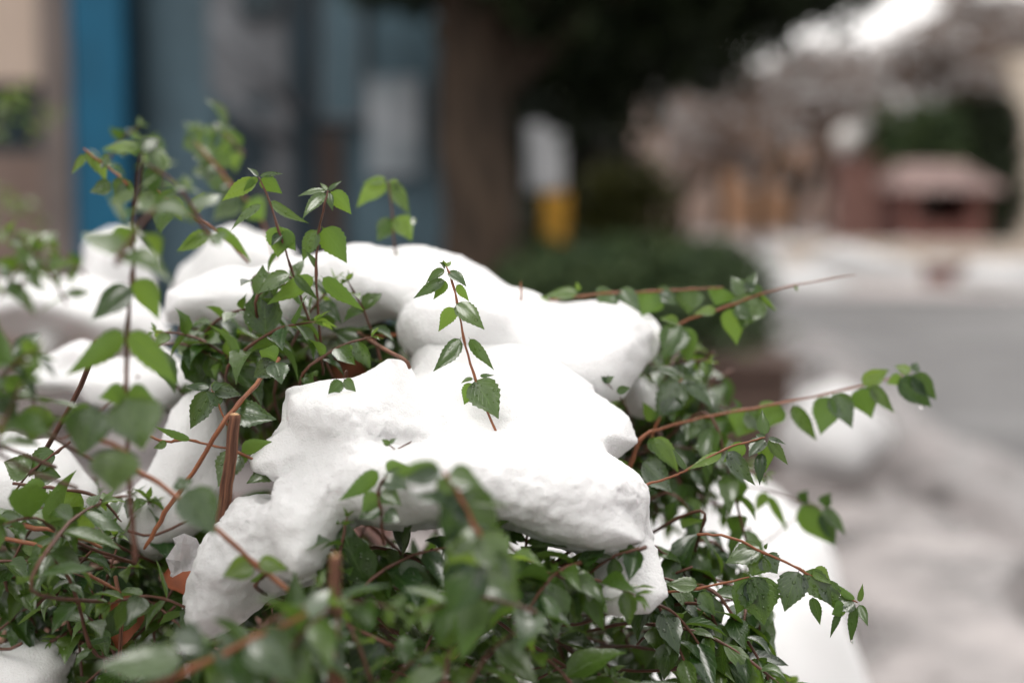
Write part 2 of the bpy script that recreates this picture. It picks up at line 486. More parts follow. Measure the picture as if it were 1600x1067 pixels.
# long branch reaching right
addbranch(PP((985,730,.90),(998,692,.90),(1019,674,.90),(1081,656,.91),(1162,641,.92),(1250,624,.93),(1345,603,.94),(1424,582,.95)), 4*px, 1.8*px, leaves=expl([
 (1170,637,1152,682,50,'u'),(1218,628,1200,668,44,'u'),(1238,630,1276,688,22,'t',25),(1294,616,1282,679,42,'u',0),(1300,613,1331,669,36,'w',10),
 (1345,604,1362,653,42,'u',0),(1360,600,1398,645,20,'w',20),(1345,602,1389,577,26,'y'),(1402,590,1456,636,38,'d'),(1424,582,1463,624,30,'t'),
 (1424,582,1398,571,16,'y'),(1426,580,1434,566,14,'t'),(1410,588,1385,600,18,'u'),(1165,641,1190,672,40,'w'),(1100,652,1072,690,44,'w'),(1105,655,1128,700,50,'w'),
 (1158,640,1145,622,8,'t')], .93), hero=True, label='long orange branch reaching right over the blurred road')
addbranch(PP((985,775,.80),(1010,757,.79),(1050,745,.785),(1075,733,.78),(1134,701,.78),(1177,688,.78),(1196,683,.78)), 2.6*px, 1.4*px, leaves=expl([
 (1196,681,1191,640,19,'t',0),(1199,684,1231,726,17,'w',10),(1199,684,1228,694,9,'w'),(1194,684,1170,714,26,'w',15),(1190,705,1187,758,18,'d',10),
 (1196,692,1196,738,24,'u',0),(1135,702,1180,758,25,'w',5),(1130,706,1074,733,18,'y',20),(1165,692,1130,722,24,'u'),(1072,735,1050,700,10,'t'),(1196,683,1180,680,12,'t')], .78), hero=True, label='orange sprig with wet tip leaves, sharp in front of the blurred road')
addbranch(PP((830,478,.97),(856,470,.97),(927,460,.96),(1000,456,.96),(1081,452,.96),(1132,449,.96)), 3*px, 1.8*px, leaves=expl([
 (905,458,850,464,22,'t'),(905,455,900,440,7,'y'),(960,455,935,482,40,'w'),(968,450,1001,489,24,'w'),(1022,453,1002,494,42,'u'),(1030,455,1058,478,22,'w'),
 (1082,450,1076,492,42,'w',0),(1128,448,1118,478,40,'u'),(860,470,830,480,18,'y'),(1050,452,1020,470,22,'w')], .96), hero=True)
addbranch(PP((1030,530,.95),(1066,504,.95),(1137,479,.94),(1188,460,.94),(1250,444,.94),(1338,429,.94)), 3.2*px, 1.2*px, leaves=expl([
 (1180,458,1158,513,54,'w',0),(1162,462,1142,432,26,'w'),(1165,455,1182,424,18,'w'),(1137,480,1151,539,34,'u',10),(1120,484,1083,492,18,'y'),(1063,505,1036,563,46,'t',0),
 (1067,508,1076,566,36,'u',0),(1188,460,1214,487,7,'u'),(1190,462,1168,440,20,'t'),(1150,475,1175,500,26,'t'),(1062,505,1030,498,16,'y'),(1242,446,1246,455,5,'y')], .94), hero=True)
addbranch(PP((1012,700,.92),(1030,655,.92),(1050,615,.92),(1066,591,.92)), 2.6*px, 1.6*px, leaves=expl([
 (1064,592,1022,658,46,'w',0),(1069,592,1113,639,24,'w'),(1062,589,1022,575,15,'t'),(1066,590,1092,596,13,'w'),(1020,660,1004,628,18,'u'),(1050,618,1052,660,34,'t')], .92), hero=True)
addbranch(PP((960,790,.86),(985,725,.86),(997,690,.86),(1018,672,.86)), 4.5*px, 3*px, leaves=expl([
 (995,671,922,708,24,'t',5),(1020,681,1060,738,28,'y',5),(990,730,925,742,30,'u',0),(985,735,1010,785,44,'w'),(1010,700,1040,690,24,'t'),(1000,720,1050,770,44,'w')], .86), hero=True)
addbranch(PP((880,945,.80),(915,936,.80),(1025,927,.795),(1092,919,.79),(1171,901,.785)), 3*px, 2*px, leaves=expl([
 (1002,923,987,869,42,'w',0),(1092,915,1040,913,28,'t'),(1092,922,1118,962,24,'w'),(1177,896,1193,976,62,'t',0),(1172,901,1150,960,40,'t'),
 (1168,903,1200,950,40,'d'),(960,930,940,905,10,'y'),(1030,925,1002,960,44,'w')], .79), hero=True)
addbranch(PP((1090,835,.80),(1137,838,.79),(1193,863,.79),(1249,889,.79),(1302,919,.79),(1340,941,.79)), 2.8*px, 1.6*px, leaves=expl([
 (1192,856,1133,880,36,'w',0),(1195,858,1200,848,6,'t'),(1249,890,1226,955,46,'w',0),(1255,889,1300,945,38,'w',5),(1284,905,1306,953,32,'w',-5),(1268,890,1300,912,26,'y'),
 (1335,938,1306,953,30,'w',0),(1316,948,1297,996,11,'d',10),(1337,944,1330,1006,15,'d',10),(1342,943,1356,978,14,'t',10),(1342,941,1348,911,9,'t',10),
 (1338,937,1300,907,10,'u',40),(1322,945,1300,960,24,'u'),(1269,930,1281,976,16,'t',30),(1195,864,1215,896,36,'w'),(1193,866,1175,900,44,'t')], .79), hero=True, label='arching orange branch whose wet leaves hang at the lower right')
addbranch(PP((1120,750,1.0),(1193,765,1.0),(1252,784,1.0),(1285,795,1.0)), 2.2*px, 1.4*px, 'twig', leaves=expl([
 (1200,772,1232,832,15,'u'),(1250,786,1300,850,40,'u'),(1285,792,1322,836,20,'t'),(1285,792,1298,770,22,'t'),(1250,784,1262,765,20,'t'),(1280,800,1305,855,22,'d'),(1200,768,1180,800,18,'u')], 1.0), hero=True)
# left blurred shoots
addbranch(PP((388,410,.92),(340,362,.90),(300,338,.88),(262,312,.86),(235,290,.85)), 3.2*px, 3*px, leaves=expl([
 (330,362,277,392,26,'y',10),(335,355,392,410,16,'u',30),(300,335,320,300,20,'t'),(262,310,250,365,34,'w'),(258,308,285,345,28,'y')], .89), hero=True)
addbranch(PP((460,500,1.15),(410,345,1.12),(370,300,1.1),(340,262,1.1),(305,222,1.1)), 5*px, 3*px, leaves=expl([
 (375,305,332,345,34,'w'),(370,290,350,325,40,'t'),(385,312,412,345,40,'u'),(340,262,300,270,34,'w'),(330,255,300,225,34,'t'),(340,260,360,235,24,'t'),(306,222,285,230,30,'t'),
 (345,268,335,300,44,'w')], 1.1), hero=True)
addbranch(PP((200,290,.92),(180,270,.92),(150,248,.92),(130,232,.92)), 2.6*px, 2*px, leaves=expl([
 (135,240,112,272,12,'y'),(135,235,150,270,14,'y'),(158,250,175,255,22,'w'),(205,282,178,312,36,'w'),(200,283,180,318,20,'y'),(175,285,140,300,22,'w'),(148,245,165,285,18,'y')], .92), hero=True)
# lower left stems
addbranch(PP((436,560,.82),(400,600,.80),(355,652,.78),(300,740,.78),(258,800,.78),(225,858,.78)), 4.2*px, 4.6*px, leaves=expl([
 (432,563,396,590,30,'w'),(434,562,405,548,34,'u'),(430,565,440,600,34,'w'),(362,640,432,655,40,'w',10)], .79), hero=True, label='straight orange stem slanting behind the cut brown stem')
addbranch(PP((366,648,.765),(361,700,.767),(352,770,.775),(338,860,.80),(318,1000,.86)), 8.5*px, 11*px, 'bark', name='cut_stem', hero=True, label='thick ridged brown stem cut off at the top')
addbranch(PP((355,665,.80),(345,640,.80),(330,608,.80)), 2*px, 1.6*px, leaves=expl([
 (330,606,290,603,14,'t'),(330,608,297,670,34,'w',0),(330,607,350,600,14,'t'),(332,608,378,618,24,'w'),(331,606,335,595,6,'y'),(345,635,322,612,20,'t')], .80), hero=True)
addbranch(PP((235,682,.79),(262,690,.79),(290,687,.79),(330,695,.79),(370,706,.78),(440,738,.775),(470,760,.775)), 2.6*px, 1.8*px, leaves=expl([
 (262,690,240,700,12,'t'),(375,706,425,690,24,'u'),(300,688,240,665,12,'u'),(444,728,385,755,34,'w',0),(446,735,430,760,26,'t'),(375,705,340,760,44,'w'),(380,706,370,735,24,'u')], .78), hero=True)
addbranch(PP((215,735,.70),(275,775,.69),(345,832,.68),(400,880,.68),(462,932,.68)), 4.5*px, 3.8*px, leaves=expl([
 (400,882,348,900,38,'y',0),(402,876,452,890,26,'y',0),(290,760,335,835,62,'w',0,0,-.03),(290,765,280,745,30,'t')], .68), hero=True, label='blurred orange stem crossing the lower left snow with two bright round leaves')
addbranch(PP((130,670,.66),(155,685,.66),(200,708,.66)), 5*px, 4*px, hero=True)
addbranch(PP((-20,818,.77),(40,822,.77),(120,838,.77),(160,856,.77)), 4*px, 3.4*px, leaves=expl([
 (-5,815,42,812,26,'w'),(35,822,70,822,14,'w'),(115,838,120,850,10,'y'),(60,820,20,795,14,'t')], .77), hero=True)
addbranch(PP((-20,838,.76),(50,850,.76),(110,882,.76),(190,926,.76)), 4*px, 3*px, hero=True)
addbranch(PP((110,690,.80),(90,705,.80),(50,735,.80),(22,768,.80)), 2.6*px, 2.2*px, 'twig', leaves=expl([
 (86,702,45,745,0.01+34,'t'),(50,738,6,722,46,'t',0),(52,740,95,745,36,'t')], .80), hero=True)
addbranch(PP((20,755,.78),(80,762,.78),(150,775,.78),(190,815,.78)), 3*px, 2.4*px, 'twig', leaves=expl([
 (128,765,80,830,44,'y',10),(135,790,118,838,44,'y',10),(75,765,28,770,34,'u')], .78), hero=True)
addbranch(PP((225,1075,.60),(300,1045,.60),(380,1005,.60),(480,958,.60)), 4.4*px, 3.6*px, leaves=expl([
 (270,985,320,1020,50,'w'),(340,1000,400,1080,60,'w'),(390,990,460,1060,70,'w'),(290,1035,150,1040,60,'w')], .60), hero=True)
addbranch(PP((524,868,.62),(522,940,.62),(520,1010,.62),(530,1090,.62)), 6.5*px, 9*px, 'bark', name='cut_stem', hero=True, label='blurred short brown stump among the front leaves')
addbranch(PP((690,1050,.80),(730,1000,.80),(770,965,.80),(812,930,.80)), 11*px, 9*px, 'bark', name='cut_stem', hero=True, label='thick brown stem slanting up through the lower middle leaves')
addbranch(PP((560,1090,.86),(562,1000,.86),(556,940,.87)), 10*px, 9*px, 'bark', name='cut_stem', hero=True)
addbranch(PP((480,1090,.84),(484,1020,.84),(480,985,.84)), 7*px, 7*px, 'bark', name='cut_stem', hero=True)
addbranch(PP((186,1030,.80),(190,960,.80),(180,900,.81)), 3*px, 3*px, 'bark', name='cut_stem', hero=True)
addbranch(PP((860,885,.78),(905,850,.78),(945,822,.78),(975,805,.78)), 3*px, 2.4*px, 'twig', leaves=expl([
 (945,825,985,850,30,'u'),(945,822,925,850,28,'u'),(940,820,1000,790,50,'w'),(965,790,1000,760,34,'t')], .78), hero=True)
addbranch(PP((905,885,.80),(935,858,.80),(965,842,.80)), 3*px, 2.4*px, 'twig', hero=True)
addbranch(PP((560,530,.95),(600,525,.93),(640,520,.92)), 5*px, 4*px, leaves=expl([(575,530,548,572,10,'u'),(570,530,520,515,30,'w')], .9), hero=True)
addbranch(PP((640,575,.80),(632,562,.80),(600,545,.84),(560,520,.9)), 2.4*px, 4*px, 'bark', hero=True)
addbranch(PP((814,470,.93),(814,440,.93)), 3*px, 2.4*px, hero=True)
addbranch(PP((990,668,.93),(975,630,.895),(948,598,.875)), 1.8*px, 1.2*px, 'twig', leaves=expl([(950,600,938,580,12,'d',10),(948,598,960,588,10,'w'),(962,612,985,606,12,'t')], .875), hero=True)
addbranch(PP((600,1000,.90),(650,720,.80),(618,702,.752),(608,694,.742)), 1.6*px, 1.2*px, 'twig', leaves=expl([(610,696,596,686,9,'t'),(608,694,620,684,8,'w')], .742), hero=True)
addbranch(PP((1015,655,.98),(1012,610,.965),(1004,580,.955)), 2*px, 1.5*px, 'twig', leaves=expl([(1004,582,988,600,14,'u'),(1006,585,1018,612,16,'t')], .955), hero=True)
addbranch(PP((500,1000,.95),(540,620,.86),(535,592,.84)), 2*px, 1.5*px, 'twig', leaves=expl([(535,594,512,618,20,'t'),(536,592,556,612,18,'w')], .78), hero=True)
# leaf cluster in front of the snow, centre
addbranch(PP((600,850,.72),(595,800,.71),(592,765,.71),(604,742,.70)), 3*px, 2*px, 'twig', leaves=expl([
 (594,733,529,782,26,'u',10),(600,740,635,765,40,'w',0),(592,770,565,800,30,'u'),(596,790,560,810,30,'t'),(600,800,625,815,26,'w'),(604,742,640,728,36,'u'),(595,768,628,790,28,'t')], .71), hero=True)
addbranch(PP((760,900,.62),(745,830,.62),(715,770,.62),(692,735,.62)), 4*px, 2.6*px, leaves=expl([
 (692,733,612,735,34,'u'),(692,735,622,752,30,'w'),(700,735,755,760,34,'w',15),(700,740,690,800,30,'w'),(720,760,700,870,40,'d'),(715,765,780,830,60,'w'),(725,780,800,790,10,'t'),(730,790,640,775,26,'t'),
 (740,820,700,870,60,'w'),(745,830,800,900,60,'w'),(745,840,690,905,50,'y'),(755,870,810,940,70,'w'),(750,880,700,960,70,'d')], .62), hero=True)

# ------------------------------------------------------------------ filler shoots
def inside(poly, x, y):
    c = False; n = len(poly)
    for i in range(n):
        x1, y1 = poly[i]; x2, y2 = poly[(i + 1) % n]
        if (y1 > y) != (y2 > y) and x < (x2 - x1) * (y - y1) / (y2 - y1) + x1: c = not c
    return c

def rand_in(poly, rr):
    xs = [p[0] for p in poly]; ys = [p[1] for p in poly]
    while True:
        x = rr.uniform(min(xs), max(xs)); y = rr.uniform(min(ys), max(ys))
        if inside(poly, x, y): return x, y

def fill(poly, n, d0, d1, size=0.026, length=(.05, .1), lean=(0, 0), droop=.6, young=.15, seed=1, as_part=True, spread=.5, sag=.25, mtl='twig', root=True):
    rr = random.Random(seed)
    for i in range(n):
        x, y = rand_in(poly, rr)
        d = rr.uniform(d0, d1)
        c = P(x, y, d)
        dr = Vector((lean[0] + rr.uniform(-spread, spread) * 1.6, rr.uniform(-spread, spread), lean[1] + rr.uniform(-spread, spread))).normalized()
        ln = rr.uniform(*length)
        a = c - dr * ln * .6; b = c + dr * ln * .4 - UPV * ln * sag * rr.random()
        mid = (a + b) / 2 + UPV * ln * sag * .5
        path = smooth_path([a, mid, b], 4)
        lv = pair_leaves(path, .0150, size * 1.02 * rr.uniform(.7, 1.25), droop, youngf=young, rr=rr)
        if as_part:
            core = P(560, 1150, 1.02)
            a0 = a + (core - a).normalized() * min(.045, (core - a).length * .5) + FW * .035
            br = addbranch(([a0] if root else []) + [a, mid, b], .0014, .0006, mtl, lv, n=6)
        else:
            under.append((path, lv))
under = []
# right side drooping mass
fill([(1000,750),(1100,740),(1180,770),(1160,870),(1180,960),(1190,1067),(1060,1067),(1060,950),(1040,850)], 13, .74, .93, .030, (.05,.09), (.5,-.5), .9, .05, 3)
fill([(1040,960),(1190,960),(1200,1067),(1040,1067)], 5, .77, .84, .028, (.05,.08), (.5,-.7), .9, .05, 33)
fill([(1040,1000),(1190,1000),(1190,1090),(960,1090)], 5, .8, .9, .029, (.05,.08), (.5,-.5), .9, .05, 34)
# lower middle
fill([(470,940),(560,830),(700,850),(830,870),(930,960),(1010,1080),(430,1080)], 17, .70, .86, .028, (.05,.09), (.0,.4), .7, .1, 4)
fill([(540,860),(760,830),(880,880),(930,960),(830,1080),(520,1080)], 6, .60, .68, .029, (.05,.07), (.1,.6), .7, .15, 5)
fill([(370,960),(560,900),(560,1080),(250,1080)], 5, .60, .68, .029, (.05,.07), (.2,.4), .7, .05, 6)
# left
fill([(60,790),(220,770),(330,800),(300,900),(250,960),(160,1000),(60,900),(0,880),(0,800)], 11, .72, .9, .028, (.05,.09), (.1,.5), .7, .12, 7)
fill([(0,880),(160,920),(280,960),(290,1080),(160,1080),(110,990),(0,970)], 6, .74, .9, .026, (.05,.09), (.1,.5), .8, .05, 8)
fill([(0,540),(40,570),(35,670),(0,690)], 3, .62, .70, .024, (.04,.07), (0,.6), .7, .02, 9)
fill([(250,520),(440,480),(640,520),(560,590),(440,600),(430,660),(320,570)], 9, .86, 1.05, .026, (.05,.09), (.1,.5), .6, .15, 10)
# middle right behind
fill([(1010,520),(1070,560),(1140,640),(1120,740),(1030,740),(1020,640)], 6, .93, 1.05, .026, (.05,.08), (.6,.1), .8, .15, 12)
# rear left, blurred
fill([(0,380),(120,400),(110,450),(0,440)], 4, 1.0, 1.25, .026, (.05,.09), (.0,.8), .6, .3, 13, root=False)
fill([(0,100),(90,160),(110,330),(60,420),(0,400)], 4, 1.7, 2.1, .03, (.08,.14), (.2,.8), .5, .4, 14, root=False)
fill([(180,200),(340,200),(340,330),(230,330)], 3, 1.0, 1.25, .026, (.05,.09), (.1,.8), .6, .3, 15, root=False)
fill([(365,430),(465,430),(460,490),(380,490)], 2, .80, .86, .024, (.04,.06), (.1,.6), .4, .2, 57)
# along the lower edges of the mounds, in front of them
fill([(870,880),(940,900),(1000,950),(900,960)], 3, .70, .75, .026, (.04,.07), (.3,.2), .5, .15, 56)
fill([(650,815),(800,830),(960,850),(960,890),(700,880)], 4, .71, .76, .026, (.04,.07), (.2,.3), .5, .12, 54)
fill([(440,880),(540,840),(560,880),(480,930)], 2, .70, .75, .024, (.04,.06), (.1,.4), .5, .15, 55)
fill([(370,490),(520,500),(640,500),(640,540),(560,560),(380,550)], 5, .83, .90, .027, (.05,.08), (.1,.4), .6, .12, 51)
fill([(250,510),(380,500),(400,560),(280,590)], 4, .84, .92, .028, (.05,.08), (.0,.4), .6, .15, 52)
fill([(150,250),(310,250),(300,330),(200,330)], 2, .58, .65, .020, (.04,.06), (.1,.7), .6, .3, 53, root=False)
# undergrowth
fill([(0,760),(300,740),(560,860),(900,900),(940,970),(1050,1000),(1080,1090),(0,1090)], 190, .86, 1.14, .026, (.05,.1), (.1,.3), .7, .05, 21, as_part=False, spread=.9)
fill([(300,540),(640,510),(620,600),(450,640),(360,640)], 60, .98, 1.2, .026, (.05,.1), (.1,.3), .7, .1, 22, as_part=False, spread=.9)
fill([(1010,540),(1110,640),(1130,740),(1060,800),(970,800),(960,740)], 40, .95, 1.1, .026, (.05,.1), (.4,-.2), .7, .05, 23, as_part=False, spread=.9)

def lf(mb, q, hero=False):
    vs, fs, uvs = leaf_geo(q['b'], q['t'], q['w'], q['n'], nu=3 if hero else 2, nv=18 if hero else 9, bend=q['bend'], fold=q['fold'], serr=.06 if hero else .05, twist=rng.uniform(-.35, .35) if hero else rng.uniform(-1.1, 1.1))
    mb.add(vs, fs, uvs, tint=q['tint'])

allhero = sorted([q for br in branches if br['hero'] for q in br['leaves']], key=lambda q: -q['area'])
single = set(id(q) for q in allhero[:96])
print('BRANCHES', len(branches), 'hero leaves', len(allhero))
for br in branches:
    mb = MB()
    path = br['path']; rads = br['rads']
    if br['mtl'] != 'bark':
        rads[-1] *= .45; rads[-2] *= .8
        for i in range(1, len(path) - 1):
            path[i] = path[i] + Vector((rng.uniform(-1, 1), 0, rng.uniform(-1, 1))) * rads[i] * .45; rads[i] *= rng.uniform(.9, 1.12)
    # knuckles where leaves leave the stem
    rr_ = list(rads)
    for q in br['leaves']:
        k = min(range(len(path)), key=lambda i: (path[i] - q['b']).length)
        if (path[k] - q['b']).length < .012: rr_[k] = rads[k] * 1.35
    if br['mtl'] == 'bark':
        # ridged, slightly crooked old wood
        n = 14
        for i in range(len(path)):
            path[i] = path[i] + Vector((rng.uniform(-1, 1), rng.uniform(-1, 1), 0)) * rads[i] * .12
        o = len(mb.v)
        mb.tube(path, rads, n=n)
        for j in range(len(mb.v)):
            k = j % n; i = min(j // n, len(path) - 1)
            cpt = path[i]; v = Vector(mb.v[j])
            f = 1 + (.16 if k % 3 == 0 else -.08) + rng.uniform(-.04, .04)
            mb.v[j] = tuple(cpt + (v - cpt) * f)
    else:
        mb.tube(path, rr_, n=br['n'])
    bo = mb.build(br['name'], M[br['mtl']], SHRUB, origin=path[0])
    if br['label']: bo['label'] = br['label']
    if br['name'] == 'cut_stem':
        c = MB(); t = (path[0] - path[1]).normalized(); hi = path[0] if path[0].z > path[-1].z else path[-1]
        if hi is path[-1]: t = (path[-1] - path[-2]).normalized()
        r = rads[0] if hi is path[0] else rads[-1]
        c.tube([hi - t * r * .3, hi + t * r * .12, hi + t * r * .3], [r * .8, r * .86, r * .45], n=12)
        c.build('cut_end', M['cutwood'], bo, origin=hi)
    rest = MB()
    for q in br['leaves']:
        if id(q) in single:
            one = MB(); lf(one, q, True)
            one.build('leaf', M['leaf'], bo, origin=q['b'])
        else:
            lf(rest, q, br['hero'])
    if rest.v:
        rest.build('foliage', M['leaf'], bo, origin=path[0])
ug = MB(); ugl = MB()
for path, lv in under:
    ug.tube(path, [.0012] * len(path), n=4)
    for q in lv: lf(ugl, q)
# thin bare twigs threading the interior
rt = random.Random(77)
for i in range(80):
    x = rt.uniform(-20, 1180); y = rt.uniform(880, 1100) if x > 420 else rt.uniform(700, 1100)
    d = rt.uniform(.82, 1.1)
    a = P(x, y, d)
    b = a + Vector((rt.uniform(-.08, .08), rt.uniform(-.05, .05), rt.uniform(-.01, .09)))
    m_ = (a + b) / 2 + Vector((rt.uniform(-.01, .01), 0, rt.uniform(-.01, .01)))
    ug.tube(smooth_path([a, m_, b], 3), [rt.uniform(.0007, .0016)] * 7, n=5)
u_o = ug.build('undergrowth_twigs', M['twig'], SHRUB)
u_o['kind'] = 'stuff'
u_l = ugl.build('undergrowth_leaves', M['leaf'], u_o)
u_l['kind'] = 'stuff'

# ------------------------------------------------------------------ snow bodies (implicit surface, turned into quads)
def vnoise(X, Y, Z, s, seed):
    """smooth value noise on arrays"""
    r = np.random.RandomState(seed)
    G = r.rand(32, 32, 32).astype(np.float32)
    def fr(a):
        a = a * s; i = np.floor(a).astype(np.int32); f = (a - i).astype(np.float32)
        return i & 31, (i + 1) & 31, f * f * (3 - 2 * f)
    x0, x1, fx = fr(X); y0, y1, fy = fr(Y); z0, z1, fz = fr(Z)
    c = lambda a, b, d: G[a, b, d]
    return ((c(x0,y0,z0)*(1-fx)+c(x1,y0,z0)*fx)*(1-fy)+(c(x0,y1,z0)*(1-fx)+c(x1,y1,z0)*fx)*fy)*(1-fz) + \
           ((c(x0,y0,z1)*(1-fx)+c(x1,y0,z1)*fx)*(1-fy)+(c(x0,y1,z1)*(1-fx)+c(x1,y1,z1)*fx)*fy)*fz - .5

def poly_sd(px_, pz_, poly):
    """signed distance to a 2-D polygon, negative inside"""
    d = np.full(px_.shape, 1e9, dtype=np.float32); ins = np.zeros(px_.shape, dtype=bool)
    n = len(poly)
    for i in range(n):
        ax, az = poly[i]; bx, bz = poly[(i + 1) % n]
        ex, ez = bx - ax, bz - az
        wx, wz = px_ - ax, pz_ - az
        t = np.clip((wx * ex + wz * ez) / (ex * ex + ez * ez + 1e-12), 0, 1)
        d = np.minimum(d, (wx - ex * t) ** 2 + (wz - ez * t) ** 2)
        c = ((az > pz_) != (bz > pz_)) & (px_ < (bx - ax) * (pz_ - az) / (bz - az + 1e-12) + ax)
        ins ^= c
    d = np.sqrt(d)
    return np.where(ins, -d, d)

def smin(a, b, k):
    h = np.clip(.5 + .5 * (b - a) / k, 0, 1)
    return b * (1 - h) + a * h - k * h * (1 - h)

def surface_nets(f, org, vox):
    s = f < 0
    nx, ny, nz = f.shape
    acc = np.zeros((nx-1, ny-1, nz-1, 3), dtype=np.float32); cnt = np.zeros((nx-1, ny-1, nz-1), dtype=np.float32)
    corners = [(i, j, k) for i in (0, 1) for j in (0, 1) for k in (0, 1)]
    def sub(a, c): return a[c[0]:nx-1+c[0], c[1]:ny-1+c[1], c[2]:nz-1+c[2]]
    for c in corners:
        for ax in range(3):
            if c[ax]: continue
            c2 = list(c); c2[ax] = 1
            fa = sub(f, c); fb = sub(f, c2)
            cr = (fa < 0) != (fb < 0)
            t = np.where(cr, fa / (fa - fb + 1e-20), 0)
            for q in range(3):
                base = c[q] + (t if q == ax else 0)
                acc[..., q] += np.where(cr, base, 0)
            cnt += cr
    act = cnt > 0
    idx = np.full(act.shape, -1, dtype=np.int64)
    idx[act] = np.arange(act.sum())
    ii = np.argwhere(act)
    vs = (ii + acc[act] / cnt[act][:, None]) * vox + np.array(org)
    faces = []
    for ax in range(3):
        sl0 = [slice(None)] * 3; sl1 = [slice(None)] * 3
        sl0[ax] = slice(0, -1); sl1[ax] = slice(1, None)
        a = s[tuple(sl0)]; b = s[tuple(sl1)]
        cr = np.argwhere(a != b)
        o1, o2 = [(1, 2), (2, 0), (0, 1)][ax]
        ok = (cr[:, o1] > 0) & (cr[:, o2] > 0) & (cr[:, o1] < f.shape[o1] - 1) & (cr[:, o2] < f.shape[o2] - 1)
        cr = cr[ok]
        flip = a[tuple(cr.T)]
        def g(d1, d2):
            c = cr.copy(); c[:, o1] -= d1; c[:, o2] -= d2
            return idx[tuple(c.T)]
        q = np.stack([g(1, 1), g(0, 1), g(0, 0), g(1, 0)], 1)
        q[~flip] = q[~flip][:, ::-1]
        faces.append(q)
    return vs, np.concatenate(faces)

def snow_body(name, blobs, vox, label, cat='snow clump', lump=.006, grain=.0009, k=.018, material=None, seed=1, cut=None, group=None, melt=None):
    """blobs: ('poly', pts px, depth, half thickness, rim radius, slope) or ('ball', x, y, d, rx, rz, ry) in photo px / metres; built in the rotated (not scaled) camera frame"""
    los = []; his = []
    B = []
    for b in blobs:
        if b[0] == 'poly':
            _, pts, d, th, rim, slope = b
            pp = [((x - 800) / F * d, (533.5 - y) / F * d) for x, y in pts]
            zc = sum(p[1] for p in pp) / len(pp)
            B.append(('poly', pp, d, th, rim, slope, zc))
            xs = [p[0] for p in pp]; zs = [p[1] for p in pp]
            sp = abs(slope) * (max(zs) - min(zs)) / 2 + .0
            los.append((min(xs), d - th - sp * 1.3, min(zs))); his.append((max(xs), d + th + sp * 1.3, max(zs)))
        else:
            _, x, y, d, rx, rz, ry = b
            c = ((x - 800) / F * d, d, (533.5 - y) / F * d)
            rx *= d / F; rz *= d / F
            B.append(('ball', c, rx, rz, ry))
            los.append((c[0] - rx, d - ry, c[2] - rz)); his.append((c[0] + rx, d + ry, c[2] + rz))
    lo = np.min(los, 0) - .02; hi = np.max(his, 0) + .02
    n = np.ceil((hi - lo) / vox).astype(int) + 1
    X, Y, Z = np.meshgrid(*[(lo[i] + np.arange(n[i]) * vox).astype(np.float32) for i in range(3)], indexing='ij')
    f = None
    # edge roughness of outlines
    for b in B:
        if b[0] == 'poly':
            _, pp, d, th, rim, slope, zc = b
            wob = .5 * lump * vnoise(X[:, :1, :], Y[:, :1, :] * 0 + seed, Z[:, :1, :], 45, seed + 5) * 2
            sd2 = poly_sd(X[:, :1, :], Z[:, :1, :], pp) + wob
            ins = np.clip(-sd2 / rim, 0, 1)
            prof = th * np.sqrt(np.clip(1 - (1 - ins) ** 2, 0, 1))
            g = np.abs(Y - (d + slope * (Z - zc))) - prof
            g = np.where(sd2 > 0, np.sqrt(np.maximum(g, 0) ** 2 + sd2 ** 2), np.maximum(g, sd2 * .9))
        else:
            _, c, rx, rz, ry = b
            q = np.sqrt(((X - c[0]) / rx) ** 2 + ((Y - c[1]) / ry) ** 2 + ((Z - c[2]) / rz) ** 2)
            g = (q - 1) * min(rx, ry, rz)
        f = g if f is None else smin(f, g, k)
    if cut:
        for (x, y, d, rx, rz, ry) in cut:
            c = ((x - 800) / F * d, d, (533.5 - y) / F * d); rx *= d / F; rz *= d / F
            q = np.sqrt(((X - c[0]) / rx) ** 2 + ((Y - c[1]) / ry) ** 2 + ((Z - c[2]) / rz) ** 2)
            f = -smin(-f, (q - 1) * min(rx, ry, rz), .006)
    f = f + lump * vnoise(X, Y, Z, 26, seed) + lump * .22 * vnoise(X, Y, Z, 62, seed + 1)
    if grain:
        f = f + grain * .8 * vnoise(X, Y, Z, 190, seed + 2) + grain * vnoise(X, Y, Z, 420, seed + 3)
    if melt:
        # crumbly, icy lower edge
        zc, amp = melt
        wgt = np.clip((zc - Z) / .05, 0, 1) * np.clip((-.075 - X) / .04, .06, 1)
        f = f + wgt * amp * (vnoise(X, Y, Z, 90, seed + 7) + .7 * vnoise(X, Y, Z, 200, seed + 8))
    f[0] = f[-1] = 1; f[:, 0] = f[:, -1] = 1; f[:, :, 0] = f[:, :, -1] = 1
    vs, fs = surface_nets(f, lo, vox)
    # camera frame -> world
    wv = np.array(CP)[None] + vs[:, :1] * np.array(RT)[None] + vs[:, 1:2] * np.array(FW)[None] + vs[:, 2:3] * np.array(UP)[None]
    o = np.array([(wv[:, 0].min() + wv[:, 0].max()) / 2, (wv[:, 1].min() + wv[:, 1].max()) / 2, wv[:, 2].min()])
    me = bpy.data.meshes.new(name)
    me.vertices.add(len(wv)); me.vertices.foreach_set('co', (wv - o).astype(np.float32).ravel())
    me.loops.add(len(fs) * 4); me.loops.foreach_set('vertex_index', fs.astype(np.int32).ravel())
    me.polygons.add(len(fs)); me.polygons.foreach_set('loop_start', np.arange(len(fs), dtype=np.int32) * 4)
    me.polygons.foreach_set('use_smooth', np.ones(len(fs), dtype=bool))
    me.update(calc_edges=True); me.validate()
    me.materials.append(material or M['snow'])
    ob = bpy.data.objects.new(name, me)
    col.objects.link(ob); ob.location = o
    tag(ob, label, cat, group)
    print('snow', label[:30], n, len(fs))
    return ob

